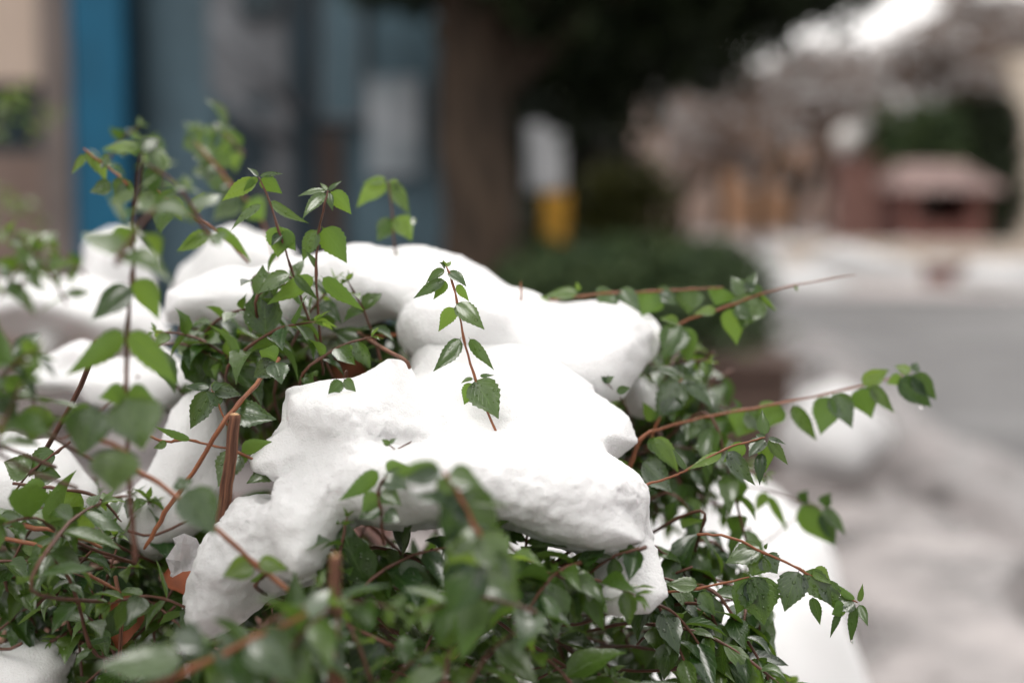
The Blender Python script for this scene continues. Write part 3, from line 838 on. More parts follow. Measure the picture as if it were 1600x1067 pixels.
SG = 'snow lumps lying on the shrub'
snow_body('snow_mound', [
 ('poly', [(268,500),(264,455),(290,432),(340,420),(400,405),(430,392),(500,394),(600,378),(660,385),(715,403),(760,436),(830,460),(880,483),(940,478),(990,490),(1019,517),(1012,560),(995,592),(965,625),(900,640),(760,640),(660,600),(648,540),(630,505),(560,500),(480,520),(400,524),(320,515)], .97, .065, .04, 1.0),
 ('ball', 960,525,.95,60,46,.05), ('ball', 720,510,.92,90,70,.05), ('ball', 520,450,.96,110,55,.06)],
 .0022, 'big smooth white snow mound at the back of the shrub, reaching furthest right', group=SG, lump=.010, seed=3,
 )
snow_body('snow_mound', [
 ('poly', [(640,590),(700,568),(800,575),(870,590),(935,617),(985,650),(997,690),(955,720),(935,745),(962,768),(985,795),(980,830),(900,845),(780,820),(640,720),(630,640)], .85, .05, .04, .45),
 ('poly', [(396,712),(420,688),(456,664),(449,612),(500,608),(548,600),(600,563),(632,566),(655,605),(690,650),(702,690),(640,720),(540,730),(450,745),(405,735)], .80, .024, .022, .6),
 ('poly', [(430,800),(440,765),(480,700),(530,678),(600,692),(700,697),(780,702),(880,735),(950,765),(985,800),(1000,838),(930,852),(850,838),(780,800),(740,790),(700,800),(640,815),(570,800),(540,830),(520,870),(480,890),(450,860)], .77, .036, .03, .85),
 ('poly', [(600,690),(700,680),(800,680),(930,700),(962,770),(850,765),(700,730)], .80, .035, .03, .8),
 ('poly', [(298,930),(312,898),(345,840),(378,796),(430,800),(460,770),(530,800),(530,850),(485,885),(500,910),(430,930),(380,955),(350,975),(315,985),(300,960)], .79, .032, .03, .45),
 ('ball', 345,900,.775,46,60,.03), ('ball', 400,850,.775,50,44,.03), ('ball', 470,830,.765,50,50,.028),
 ('poly', [(900,890),(940,860),(1000,832),(1022,850),(1038,890),(1045,925),(1010,950),(960,955),(915,940)], .775, .026, .026, .9),
 ('poly', [(640,600),(650,520),(720,500),(800,510),(870,540),(930,600),(900,650),(640,660)], .90, .045, .04, .8),
 ('poly', [(800,760),(930,740),(985,790),(1005,835),(950,860),(850,850)], .79, .04, .035, .6), ('ball', 930,790,.785,60,44,.03), ('ball', 700,760,.755,70,42,.03), ('ball', 600,760,.755,60,50,.03),
 ('ball', 740,735,.765,150,40,.03), ('ball', 860,775,.77,90,42,.035), ('ball', 530,645,.795,60,36,.03), ('ball', 396,792,.775,10,7,.005),('ball', 440,775,.78,30,26,.02)],
 .0015, 'bright white snow mound in front with a pointed crest and a small hollow', group=SG, lump=.0024, grain=.0011, k=.021, seed=9,
 cut=[(392,757,.78,44,17,.06),(423,775,.775,14,9,.03),(788,701,.80,9,5,.008),(630,688,.757,50,13,.020)], melt=(-.055, .003))
snow_body('snow_mound', [('poly', [(262,455),(285,425),(330,365),(380,346),(435,368),(470,420),(450,500),(380,505),(300,500)], 1.22, .08, .05, .3)], .004, 'soft blurred snow lump behind the two upright green shoots', group=SG, lump=.01, grain=0, seed=4)
snow_body('snow_mound', [('poly', [(136,430),(138,385),(165,362),(205,365),(232,400),(238,450),(210,500),(150,490)], 1.55, .09, .06, .2)], .006, 'round blurred snow lump farthest back at the left, in front of the blue panel', group=SG, lump=.01, grain=0, seed=5)
snow_body('snow_mound', [('poly', [(-60,470),(0,440),(60,425),(130,430),(200,450),(250,480),(270,540),(200,560),(100,525),(60,540),(-60,540)], 1.40, .10, .06, .3), ('ball', 85,540,1.38,26,50,.05)], .006, 'wide blurred snow ridge at the left edge behind the leaves', group=SG, lump=.012, grain=0, seed=6)
snow_body('snow_mound', [('poly', [(42,600),(60,572),(110,550),(160,548),(200,556),(250,545),(300,570),(350,580),(370,605),(300,620),(240,640),(180,645),(110,640),(60,625)], 1.02, .05, .035, .4)], .0035, 'flat snow pad left of centre crossed by a slim red stem', group=SG, lump=.016, grain=0, seed=7)
snow_body('snow_mound', [('poly', [(-60,690),(0,668),(30,680),(80,705),(120,740),(150,770),(170,830),(100,850),(-60,850)], .90, .04, .035, .3)], .003, 'snow pad at the left edge behind round green leaves', group=SG, lump=.013, seed=8)
snow_body('snow_mound', [('poly', [(262,640),(285,615),(330,605),(345,640),(350,700),(350,780),(300,850),(240,850),(170,830),(170,770),(235,740),(250,690)], .90, .035, .03, .2)], .003, 'narrow upright snow patch behind the cut brown stem', group=SG, lump=.012, seed=10)
snow_body('snow_mound', [('poly', [(-60,1030),(0,1008),(50,998),(95,1008),(118,1030),(105,1100),(-60,1100)], .86, .03, .025, .3)], .0022, 'snow lump in the bottom left corner', group=SG, lump=.004, seed=12)
snow_body('snow_mound', [('ball', 1003,621,.955,20,26,.014), ('poly', [(984,600),(1000,592),(1015,605),(1021,630),(1010,646),(990,640)], .96, .014, .012, .0)], .0018, 'small white snow lump hanging below the right end of the back mound', group=SG, lump=.002, seed=13)
snow_body('snow_mound', [('poly', [(110,1010),(150,995),(230,1000),(290,1040),(290,1100),(120,1100)], 1.02, .04, .035, .3)], .0035, 'snow under the brown leaf at the lower left, crossed by twigs', group=SG, lump=.012, grain=0, seed=15)

# melt drops and ice
def ball(mb, c, r, sx=1, sz=1.2, n=10):
    vs = []; fs = []
    for i in range(n + 1):
        th = math.pi * i / n
        for k in range(n * 2):
            ph = math.pi * k / n
            vs.append(Vector(c) + Vector((math.sin(th) * math.cos(ph) * r * sx, math.sin(th) * math.sin(ph) * r, math.cos(th) * r * sz)))
    for i in range(n):
        for k in range(2 * n):
            a = i * 2 * n + k; b = i * 2 * n + (k + 1) % (2 * n)
            fs.append((a, a + 2 * n, b + 2 * n, b))
    mb.add(vs, fs)
def bumpy(vs, c, amp, s, seed):
    out = []
    for v in vs:
        v = Vector(v); d = (v - c)
        k = 1 + amp * noise.noise(v * s + Vector((seed, 0, 0)))
        out.append(tuple(c + d * k))
    return out
ic = MB(); cc = P(289, 866, .79)
ball(ic, cc, .0098, .9, 1.25, 4)
ic.v = bumpy(ic.v, cc, .9, 130, 3)
tag(ic.build('ice_chunk', M['ice'], origin=cc, smooth=False), 'grey translucent ice chunk hanging under a leaf at the left', 'ice')
for (x, y, d, r, lb) in [(646,345,.955,.0017,'clear water drop on the edge of a pale leaf tip above the snow'), (1440,634,.94,.0014,'clear water drop below the tip of the long right branch'), (1331,1002,.785,.0009,'tiny water drop on the lowest narrow leaf at the right')]:
    m_ = MB(); ball(m_, P(x, y, d), r)
    tag(m_.build('water_drop', M['water'], origin=P(x, y, d)), lb, 'water drop', 'water drops on leaf tips')

# dead leaves caught in the shrub
for (bx, by, tx, ty, wd, d, lb) in [(200,925,186,1018,64,.84,'brown pointed dead leaf crossed by a thin stem'), (120,895,135,950,50,.88,'dark brown dead leaf in shade under the left stems'), (270,880,300,935,60,.86,'reddish dead leaf behind the ice chunk'),(560,560,520,610,60,.98,'dark red dead leaf in the gap behind the snow crest')]:
    m_ = MB(); b = P(bx, by, d); t = P(tx, ty, d - .005)
    vs, fs, uvs = leaf_geo(b, t, wd / F * d, (CP - b) + Vector((.2, 0, .5)), nu=3, nv=12, bend=.3, fold=.35, serr=.02)
    m_.add(vs, fs, uvs)
    tag(m_.build('dead_leaf', M['deadleaf'], origin=b), lb, 'dead leaf', 'dead leaves caught in the shrub')

# ------------------------------------------------------------------ ground
def sheet(name, x0, x1, y0, y1, z, m, nx=1, ny=1, hf=None):
    mb = MB(); vs = []; fs = []
    for j in range(ny + 1):
        for i in range(nx + 1):
            x = x0 + (x1 - x0) * i / nx; y = y0 + (y1 - y0) * j / ny
            vs.append((x, y, z + (hf(x, y) if hf else 0)))
    for j in range(ny):
        for i in range(nx):
            a = j * (nx + 1) + i
            fs.append((a, a + 1, a + nx + 2, a + nx + 1))
    mb.add(vs, fs)
    o = mb.build(name, m)
    o['kind'] = 'structure'
    return o

def slush(name, dark, light, sc1, lo, hi, rough_d=.25):
    m, t, b = mat(name); L = t.links.new
    tc = N(t, 'ShaderNodeTexCoord')
    n1 = N(t, 'ShaderNodeTexNoise', Scale=sc1, Detail=7.0, Roughness=.62); L(tc.outputs['Object'], n1.inputs['Vector'])
    n2 = N(t, 'ShaderNodeTexNoise', Scale=sc1 * 9, Detail=5.0); L(tc.outputs['Object'], n2.inputs['Vector'])
    r = ramp(t, n1.outputs['Fac'], [(lo, dark), (hi, light)]); L(r.outputs[0], b.inputs['Base Color'])
    rr = N(t, 'ShaderNodeMapRange'); L(n1.outputs['Fac'], rr.inputs[0]); rr.inputs[1].default_value = lo; rr.inputs[2].default_value = hi
    rr.inputs[3].default_value = rough_d; rr.inputs[4].default_value = .75; L(rr.outputs[0], b.inputs['Roughness'])
    bp = N(t, 'ShaderNodeBump', Strength=.7, Distance=.02); L(n2.outputs['Fac'], bp.inputs['Height']); L(bp.outputs[0], b.inputs['Normal'])
    return m
M['pave'] = slush('slushy_pavement', (.05, .038, .034), (.46, .42, .41), 1.9, .42, .68)
M['road'] = slush('wet_asphalt', (.008, .0075, .0078), (.028, .027, .027), .6, .35, .7, .40)
M['road'].node_tree.nodes['Principled BSDF'].inputs['Specular IOR Level'].default_value = .42
M['ground'] = slush('snowy_ground', (.12, .095, .088), (.40, .355, .34), .6, .32, .62)
M['ridge'] = slush('dirty_slush', (.03, .024, .022), (.26, .235, .23), 3.0, .36, .66)
sheet('ground', -300, 300, -20, 500, -.13, M['ground'])
sheet('road', 2.15, 11, -15, 17.5, -.12, M['road'])
sheet('snowy_square', -8, 40, 17.5, 60, -.10, M['ground'])
sheet('pavement', -14, 2.0, -15, 17.5, 0, M['pave'], 160, 260, lambda x, y: .035 * max(0, noise.noise(Vector((x * 2.3, y * 2.3, 0))) + .1) + .02 * noise.noise(Vector((x * 7, y * 7, 3))))
kb = MB()
for i in range(32):
    kb.box((2.005, -15 + i * 1.0, -.13), (2.145, -14.012 + i * 1.0, .02))
k_ = kb.build('kerb', simple('kerb_stone', (.15, .14, .135), .7, .2, 20, .3), smooth=False); k_['kind'] = 'structure'
# slushy ridge by the kerb
rd = MB(); vs = []; fs = []
nx, ny = 14, 200
for j in range(ny + 1):
    for i in range(nx + 1):
        u = i / nx; y = -4 + 22 * j / ny
        x = 1.50 + .95 * u + (.22 + .25 * u) * noise.noise(Vector((y * .9, 5, 0)))
        h = math.sin(math.pi * u) ** .8 * (.10 + .13 * noise.noise(Vector((y * 1.4, u * 2, 1))) + .06 * noise.noise(Vector((x * 8, y * 8, 2))))
        vs.append((x, y, (-.01 + (h + .02) * min(1, 5 * u, 5 * (1 - u))) if x < 2.12 else max(-.145, -.15 + (h + .15) * min(1, 3.5 * (1 - u)))))
for j in range(ny):
    for i in range(nx):
        a = j * (nx + 1) + i; fs.append((a, a + 1, a + nx + 2, a + nx + 1))
rd.add(vs, fs)
tag(rd.build('slush_ridge', M['ridge']), kind='stuff')

# snow bank beside the shrub and the far hedge
sb = MB(); vs = []; fs = []
nx, ny = 50, 60
for j in range(ny + 1):
    for i in range(nx + 1):
        u = i / nx * 2 - 1; v = j / ny * 2 - 1
        rr0 = (abs(u) ** 4 + abs(v) ** 4) ** .25
        h = .83 * max(0, 1 - rr0 ** 7) ** .6 if rr0 < 1 else 0
        y_ = 2.0 + .62 * v; x = .13 + .31 * u + .06 * (2.2 - y_) ; y = 2.0 + .62 * v
        x += .05 * noise.noise(Vector((0, y * 3, 7))) + .03 * noise.noise(Vector((u * 2, y * 9, 3))) + .03 * noise.noise(Vector((h * 6, y * 5, 9))); 
        vs.append((x, y, -.02 + h * (1 + .16 * noise.noise(Vector((x * 3.5, y * 3.5, 1))) + .06 * noise.noise(Vector((x * 12, y * 12, 1))))))
for j in range(ny):
    for i in range(nx):
        a = j * (nx + 1) + i; fs.append((a, a + 1, a + nx + 2, a + nx + 1))
sb.add(vs, fs)
tag(sb.build('snow_bank', M['snow'], origin=(.13, 2.0, 0)), 'tall rounded snow bank beside the shrub at the lower right', 'snow bank')
lm = MB(); c = Vector((1.42, 6.2, .16)); ball(lm, c, .23, 1.0, .95, 14); lm.v = bumpy(lm.v, c, .3, 5, 2)
tag(lm.build('snow_lump', M['snow'], origin=(1.42, 6.2, 0)), 'single bright snow lump on the pavement beyond the long branch', 'snow lump')

# ------------------------------------------------------------------ vegetation behind
def foliage_mat(name, c1, c2, tr=.15):
    m, t, b = mat(name); L = t.links.new
    at = N(t, 'ShaderNodeAttribute'); at.attribute_name = 'tint'
    sp = N(t, 'ShaderNodeSeparateColor'); L(at.outputs['Color'], sp.inputs[0])
    r = ramp(t, sp.outputs[0], [(0, c1), (1, c2)]); L(r.outputs[0], b.inputs['Base Color'])
    b.inputs['Roughness'].default_value = .6
    b.inputs['Specular IOR Level'].default_value = .25
    return m
M['ever'] = foliage_mat('evergreen_foliage', (.008, .016, .006), (.03, .045, .014))
M['hedge'] = foliage_mat('hedge_foliage', (.025, .05, .018), (.09, .13, .05))
M['olive'] = foliage_mat('olive_foliage', (.03, .035, .006), (.11, .11, .02))
M['trunk'] = bark_material('tree_bark', (.024, .0155, .009), (.075, .049, .031), rough=.85, sc1=2.2, stretch=14, bump=1, dist=.03)
M['trunkd'] = bark_material('dark_tree_bark', (.012, .010, .008), (.035, .027, .022), rough=.85, sc1=2.2, stretch=14, bump=1, dist=.03)
rf = random.Random(5)

def leafcard(mb, c, s, rr):
    a = Vector((rr.gauss(0, 1), rr.gauss(0, 1), rr.gauss(0, 1))).normalized()
    b = a.cross(Vector((rr.gauss(0, 1), rr.gauss(0, 1), rr.gauss(0, 1)))).normalized()
    mb.add([c - a * s, c + b * s * .45 + a.cross(b) * s * .1, c + a * s, c - b * s * .45 + a.cross(b) * s * .1], [(0, 1, 2, 3)], tint=(rr.random() ** 1.5, 0, 0, 1))

def clump(mb, c, rad, n, s, rr, flat=.7):
    for i in range(n):
        v = Vector((rr.gauss(0, 1), rr.gauss(0, 1), rr.gauss(0, 1))).normalized() * (rr.random() ** .45)
        leafcard(mb, c + Vector((v.x * rad, v.y * rad, v.z * rad * flat)), s * rr.uniform(.6, 1.3), rr)

def tree(name, base, h, r, label, cat, crown, trunkm='trunk', leafm='ever', group=None, n=60, s=.07, limbs=()):
    e = empty(name, base, label, cat, group)
    t = MB()
    base = Vector(base)
    pts = [base + Vector((.04 * math.sin(i * 1.3) * r * 4, .03 * math.cos(i * 1.7) * r * 4, h * i / 8)) for i in range(9)]
    rads = [r * (1.35 if i == 0 else 1.08 if i == 1 else 1 - .05 * i) for i in range(9)]
    t.tube(smooth_path(pts, 4), list(np.interp(np.linspace(0, 8, 33), range(9), rads)), n=20)
    t.v = [tuple(Vector(v) + Vector((1, 1, 0)) * r * .10 * noise.noise(Vector(v) * 3)) for v in t.v]
    tr = t.build('trunk', M[trunkm], e)
    for c in crown:
        cp = Vector(c[:3])
        st = base + Vector((0, 0, min(h * .95, max(h * .4, cp.z - 1.2))))
        lm_ = MB(); md = (st + cp) / 2 + Vector((0, 0, .2))
        lm_.tube(smooth_path([st, md, cp], 4), list(np.linspace(r * .35, r * .08, 9)), n=7)
        lm_.build('limb', M[trunkm], e, origin=st)
    cr = MB()
    for c in crown:
        cp = Vector(c[:3]); R_ = c[3]
        k = max(3, int(n * R_))
        for i in range(k):
            v = Vector((rf.gauss(0, 1), rf.gauss(0, 1), rf.gauss(0, 1))).normalized() * rf.random() ** .4
            cc_ = cp + Vector((v.x * R_, v.y * R_, v.z * R_ * (c[4] if len(c) > 4 else .6)))
            clump(cr, cc_, .28, 34, s, rf)
    cr.build('crown', M[leafm], e)
    return e

# big trunk in the middle: Y 8 m
b0 = Q(748, 430, 8); b0.z = 0
top = lambda x, y, Y, r, f=.6: (*Q(x, y, Y), r, f)
tree('evergreen_tree', b0, 4.2, .245, 'thick dark brown tree trunk in the middle with a dark overhanging crown', 'tree',
     [top(740,-120,8,.9), top(900,-20,8.5,.8), top(1050,-10,8.5,.8), top(1180,-60,8.2,.75), top(620,-75,8.3,.4), top(1000,-160,8,1.0), top(930,60,9,.6,.9), top(1230,-120,8.2,.7)], n=70)
b1 = Q(930, 400, 12); b1.z = 0
tree('evergreen_tree', b1, 4.6, .17, 'slimmer dark tree just right of the thick trunk', 'tree',
     [top(930,60,12,1.0,.9), top(880,160,12.8,.55,1.0), top(850,0,12,.9), top(1100,20,12,1.0,.5), top(930,220,12.6,.42,1.2), top(930,300,13,.5,1.0), top(1250,-70,12,.9,.6), top(880,60,12.3,.7,1)], 'trunkd', n=70)

def bush(name, cx, cy, rx, ry, h, label, m, n, s, z0=0, cat='bush', group=None):
    e = empty(name, (cx, cy, z0), label, cat, group)
    mb = MB()
    for i in range(n):
        a = rf.uniform(0, 6.28); q = rf.random() ** .5
        zz = rf.random() ** .7
        k = (1 - .35 * zz ** 3)
        c_ = Vector((cx + math.cos(a) * q * rx * k, cy + math.sin(a) * q * ry * k, z0 + .08 + zz * (h - .12)))
        clump(mb, c_, .10 + s, 14, s, rf, 1)
    mb.build('foliage', M[m], e)
    st = MB()
    for i in range(7):
        a = i * .9; p0 = Vector((cx + .1 * math.cos(a), cy + .1 * math.sin(a), z0)); p1 = Vector((cx + .6 * rx * math.cos(a), cy + .6 * ry * math.sin(a), z0 + h * .75))
        st.tube([p0, (p0 + p1) / 2 + Vector((0, 0, .05)), p1], [.02, .014, .006], n=6)
    st.build('stems', M['trunk'], e)
    return e
# brick planter the shrub grows out of
pb = MB(); pb.box((-2.2, 1.30, 0), (-.24, 1.42, .74)); pb.box((-.36, 1.42, 0), (-.24, 2.9, .74)); pb.box((-2.22, 1.28, .74), (-.22, 1.44, .79)); pb.box((-2.2, 1.42, .1), (-.36, 2.9, .6))
tag(pb.build('planter', simple('red_brown_brick_edge', (.13, .05, .035), .8, .35, 30, .5, dist=.01), smooth=False), 'reddish brown planter edge in shade under the shrub', 'planter')
# clipped hedge at 6.5-9 m, on a brown planter
bush('hedge', .62, 7.4, .72, 1.2, .50, 'clipped green hedge behind the snow, right of the thick trunk', 'hedge', 420, .045, .42, 'hedge')
pl = MB(); pl.box((-.2, 6.3, 0), (1.25, 8.6, .42)); pl.box((-.24, 6.26, .42), (1.29, 8.64, .47))
tag(pl.build('planter', simple('dark_brown_brick', (.085, .052, .04), .8, .35, 14, .5, dist=.02), smooth=False), 'dark brown planter wall under the clipped hedge', 'planter')
bush('shrub', Q(985,330,10.2).x, 10.2, .42, .4, Q(985,270,10.2).z, 'olive yellow bush under the dark tree', 'olive', 220, .05)
bush('shrub', Q(1080,400,11.5).x, 11.5, .6, .5, Q(1080,385,11.5).z, 'grey green bush beside the road at the end of the hedge', 'hedge', 220, .05)
bush('shrub', Q(720,400,14).x, 15.5, 1.8, .5, Q(940,330,15.5).z, 'dark bushes behind the thick trunk', 'ever', 420, .07)
bush('shrub', Q(855,300,17).x, 17, .95, .5, Q(940,140,17).z, 'tall dark evergreen bush between the two trunks', 'ever', 700, .08)
bush('shrub', Q(1430,200,26.5).x, 26.5, 1.1, .8, Q(1420,172,26.5).z, 'rounded dark green bush behind the red hut', 'hedge', 400, .11)
bush('shrub', Q(1535,200,27).x, 27, .75, .8, Q(1540,158,27).z, 'dark green bush at the right behind the red hut, taller one', 'ever', 400, .11)

# banner: white above, yellow below
e = empty('banner_stand', (Q(855,300,11.6).x, 11.6, 0), 'white and yellow upright banner right of the thick trunk', 'banner')
wm = simple('white_cloth', (.9, .9, .92), .7, .04, 3); ym = simple('yellow_cloth', (.85, .45, .06), .7, .08, 4); gm = simple('grey_metal', (.35, .35, .36), .4, .1, 9, metallic=.7)
def slab(mb, x0, y0, x1, y1, Y, th=.02, wave=.02):
    a = Q(x0, y1, Y); b = Q(x1, y0, Y); n = 8; vs = []; fs = []
    for i in range(n + 1):
        for j in range(n + 1):
            x = a.x + (b.x - a.x) * i / n; z = a.z + (b.z - a.z) * j / n
            yy = Y + wave * math.sin(i * 1.1 + j * .5)
            vs += [(x, yy, z), (x, yy + th, z)]
    k = lambda i, j, s: (i * (n + 1) + j) * 2 + s
    for i in range(n):
        for j in range(n):
            fs.append((k(i,j,0), k(i+1,j,0), k(i+1,j+1,0), k(i,j+1,0)))
            fs.append((k(i,j,1), k(i,j+1,1), k(i+1,j+1,1), k(i+1,j,1)))
    for i in range(n):
        fs.append((k(i,0,0), k(i,0,1), k(i+1,0,1), k(i+1,0,0))); fs.append((k(i,n,0), k(i+1,n,0), k(i+1,n,1), k(i,n,1)))
        fs.append((k(0,i,0), k(0,i+1,0), k(0,i+1,1), k(0,i,1))); fs.append((k(n,i,0), k(n,i,1), k(n,i+1,1), k(n,i+1,0)))
    mb.add(vs, fs)
m_ = MB(); slab(m_, 822, 192, 882, 300, 11.6); m_.build('upper_cloth', wm, e)
m_ = MB(); slab(m_, 847, 302, 888, 385, 11.6); m_.build('lower_cloth', ym, e)
m_ = MB(); p = Q(868, 190, 11.63); m_.tube([Vector((p.x, 11.65, .02)), Vector((p.x, 11.65, p.z))], [.014, .012], n=10); m_.tube([Q(818,194,11.65), Q(888,194,11.65)], [.01, .01], n=8); m_.build('pole', gm, e)
m_ = MB(); m_.tube([Vector((p.x, 11.65, 0)), Vector((p.x, 11.65, .05)), Vector((p.x, 11.65, .07))], [.2, .19, .06], n=20); m_.build('base', gm, e)

# ------------------------------------------------------------------ left building: blue shop front
def fbox(mb, x0, y0, x1, y1, Y, dep, mi=0, zlo=None):
    z0 = Q(x0, y1, Y).z if y1 < 900 else 0
    mb.box((Q(x0, 230, Y).x, Y, z0), (Q(x1, 230, Y).x, Y + dep, Q(x1, y0, Y).z), mi)
blue = simple('blue_painted_panel', (.001, .105, .20), .7, .15, 3)
slate = simple('slate_blue_cladding', (.075, .135, .17), .5, .25, 2.2)
greyc = simple('grey_render', (.15, .16, .175), .7, .25, 1.5)
beige = simple('beige_render', (.58, .47, .39), .8, .08, 2)
brownp = simple('grey_brown_pillar', (.20, .165, .15), .8, .2, 5)
dkgl, t_, b_ = mat('dark_glass'); b_.inputs['Base Color'].default_value = (.012, .03, .04, 1); b_.inputs['Roughness'].default_value = .12
dteal = simple('dark_teal_paint', (.004, .02, .032), .4, .2, 4)
brdoor = simple('brown_wood_door', (.055, .035, .028), .6, .3, 5)
pale = simple('pale_blue_poster', (.22, .29, .33), .5, .25, 3, c2=(.38, .41, .44))
Y0 = 9.0
sh = empty('shop_building', (-1.9, Y0, 0), 'dark blue grey shop front with a bright blue upright panel', 'building')
m_ = MB(); fbox(m_, 205, -500, 690, 1000, Y0 + .25, 3.0); m_.build('wall', slate, sh, smooth=False)
m_ = MB(); fbox(m_, 116, -500, 196, 1000, Y0 - .1, .35); m_.build('blue_panel', blue, sh, smooth=False)
m_ = MB(); fbox(m_, 200, -500, 215, 1000, Y0 + .05, .2); fbox(m_, 455, -500, 495, 1000, Y0 + .1, .15); m_.build('pilaster', dteal, sh, smooth=False)
m_ = MB(); fbox(m_, 330, -500, 450, 150, Y0 + .18, .07); fbox(m_, 420, 150, 452, 1000, Y0 + .18, .07); m_.build('grey_panel', greyc, sh, smooth=False)
m_ = MB(); fbox(m_, 378, -60, 438, 24, Y0 + .12, .06); m_.build('sign_box', dkgl, sh, smooth=False)
d_ = MB(); fbox(d_, 338, 180, 418, 1000, Y0 + .15, .1); do = d_.build('door', dteal, sh, smooth=False)
d_ = MB(); a = Q(408, 330, Y0 + .12); d_.tube([a, a + Vector((0, 0, .25))], [.012, .012], n=8); d_.build('handle', gm, do)
m_ = MB(); fbox(m_, 465, 205, 532, 1000, Y0 + .14, .1); m_.build('brown_door', brdoor, sh, smooth=False)
wn = MB(); fbox(wn, 500, -60, 570, 190, Y0 + .15, .1); wo = wn.build('window', greyc, sh, smooth=False)
m_ = MB(); fbox(m_, 506, -50, 564, 182, Y0 + .14, .01); m_.build('pane', slate, wo, smooth=False)
m_ = MB(); fbox(m_, 575, 120, 655, 275, Y0 + .16, .05); m_.build('poster', pale, sh, smooth=False)
# awning stays leaning across
aw = MB(); aw.tube([Q(330,30,Y0-.3), Q(470,180,Y0-.1)], [.05,.05], n=8); aw.tube([Q(350,150,Y0-.3), Q(450,230,Y0-.1)], [.045,.045], n=8)
aw.build('brace', greyc, sh)
bb = empty('beige_building', (-4, Y0 + .8, 0), 'beige building at the far left with a dark window', 'building')
m_ = MB(); fbox(m_, -500, -500, 66, 128, Y0 + .8, 2.5); fbox(m_, -500, 128, -60, 1000, Y0 + .8, 2.5); m_.build('wall', beige, bb, smooth=False)
m_ = MB(); fbox(m_, -60, 128, 66, 240, Y0 + 1.0, .1); wq = m_.build('window', greyc, bb, smooth=False)
m_ = MB(); fbox(m_, -54, 134, 60, 234, Y0 + .98, .01); m_.build('pane', dkgl, wq, smooth=False)
m_ = MB(); fbox(m_, -60, 240, 66, 1000, Y0 + .86, 1.0); m_.build('lower_wall', simple('pinkish_brown_render', (.22, .16, .135), .8, .2, 3), bb, smooth=False)
m_ = MB(); fbox(m_, 66, -500, 110, 1000, Y0 + .3, .5); m_.build('pillar', brownp, bb, smooth=False)

# ------------------------------------------------------------------ right far background
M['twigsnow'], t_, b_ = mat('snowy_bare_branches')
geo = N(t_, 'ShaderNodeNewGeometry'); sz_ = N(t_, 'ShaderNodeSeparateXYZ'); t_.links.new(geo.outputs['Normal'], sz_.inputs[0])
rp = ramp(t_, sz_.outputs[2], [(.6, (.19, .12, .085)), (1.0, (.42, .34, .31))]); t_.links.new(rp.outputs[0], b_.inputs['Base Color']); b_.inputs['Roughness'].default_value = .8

def bare_tree(name, base, h, r, label, seed, spread=.75):
    rr = random.Random(seed)
    e = empty(name, base, label, 'tree', 'bare trees beyond the square')
    tk = MB(); tw = MB(); sn = MB()
    def grow(p, d, ln, rad, lev):
        q = p + d * ln
        mid = (p + q) / 2 + Vector((rr.uniform(-.08, .08), rr.uniform(-.08, .08), rr.uniform(-.05, .08))) * ln
        (tk if lev < 2 else tw).tube([p, mid, q], [rad, rad * .85, rad * .7], n=8 if lev < 2 else 4, cap=lev < 2)
        if lev > 1 and rr.random() < .14:
            ball(sn, mid + Vector((0, 0, rad + .03)), rr.uniform(.04, .10), 1.4, .6, 4)
        if lev >= 7: return
        for i in range(4 if lev == 0 else 3 if lev < 6 else 2):
            a = rr.uniform(0, 6.28); sp = spread * rr.uniform(.5, 1.2)
            o = d.orthogonal().normalized(); o = Matrix.Rotation(a, 3, d) @ o
            nd = (d + o * sp + Vector((0, 0, .08))).normalized()
            grow(p + (q - p) * rr.uniform(.65, 1), nd, ln * rr.uniform(.62, .82), max(.012, rad * rr.uniform(.5, .68)), lev + 1)
    grow(Vector(base), Vector((rr.uniform(-.05, .05), 0, 1)), h * .24, r, 0)
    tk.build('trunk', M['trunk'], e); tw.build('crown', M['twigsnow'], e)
    if sn.v: sn.build('snow', M['snow_far'], e)['kind'] = 'stuff'
for i, (x, Y, h, r, lb) in enumerate([(1060,30,5.2,.13,'bare tree nearest the dark evergreen'), (1190,33,6.2,.15,'bare tree above the orange house'), (1290,42,6.0,.16,'bare tree left of the globe lamp'), (1440,29,6.6,.19,'dark bare tree rising over the rounded green bush'), (1530,31,8.5,.22,'largest bare tree at the right'), (1125,42,7.0,.16,'far bare tree between the two by the evergreen'), (1600,40,9,.2,'bare tree at the right edge behind the cream pillar'), (1375,46,6.4,.15,'bare tree far behind the red hut'),(1245,27,5.6,.14,'bare tree with a pale crown left of the globe lamp'),(1345,34,7.5,.16,'tall thin bare tree whose twigs cross the bright sky')]):
    b = Q(x, 300, Y); bare_tree('bare_tree', (b.x, Y, -.1), h, r, lb, 40 + i)

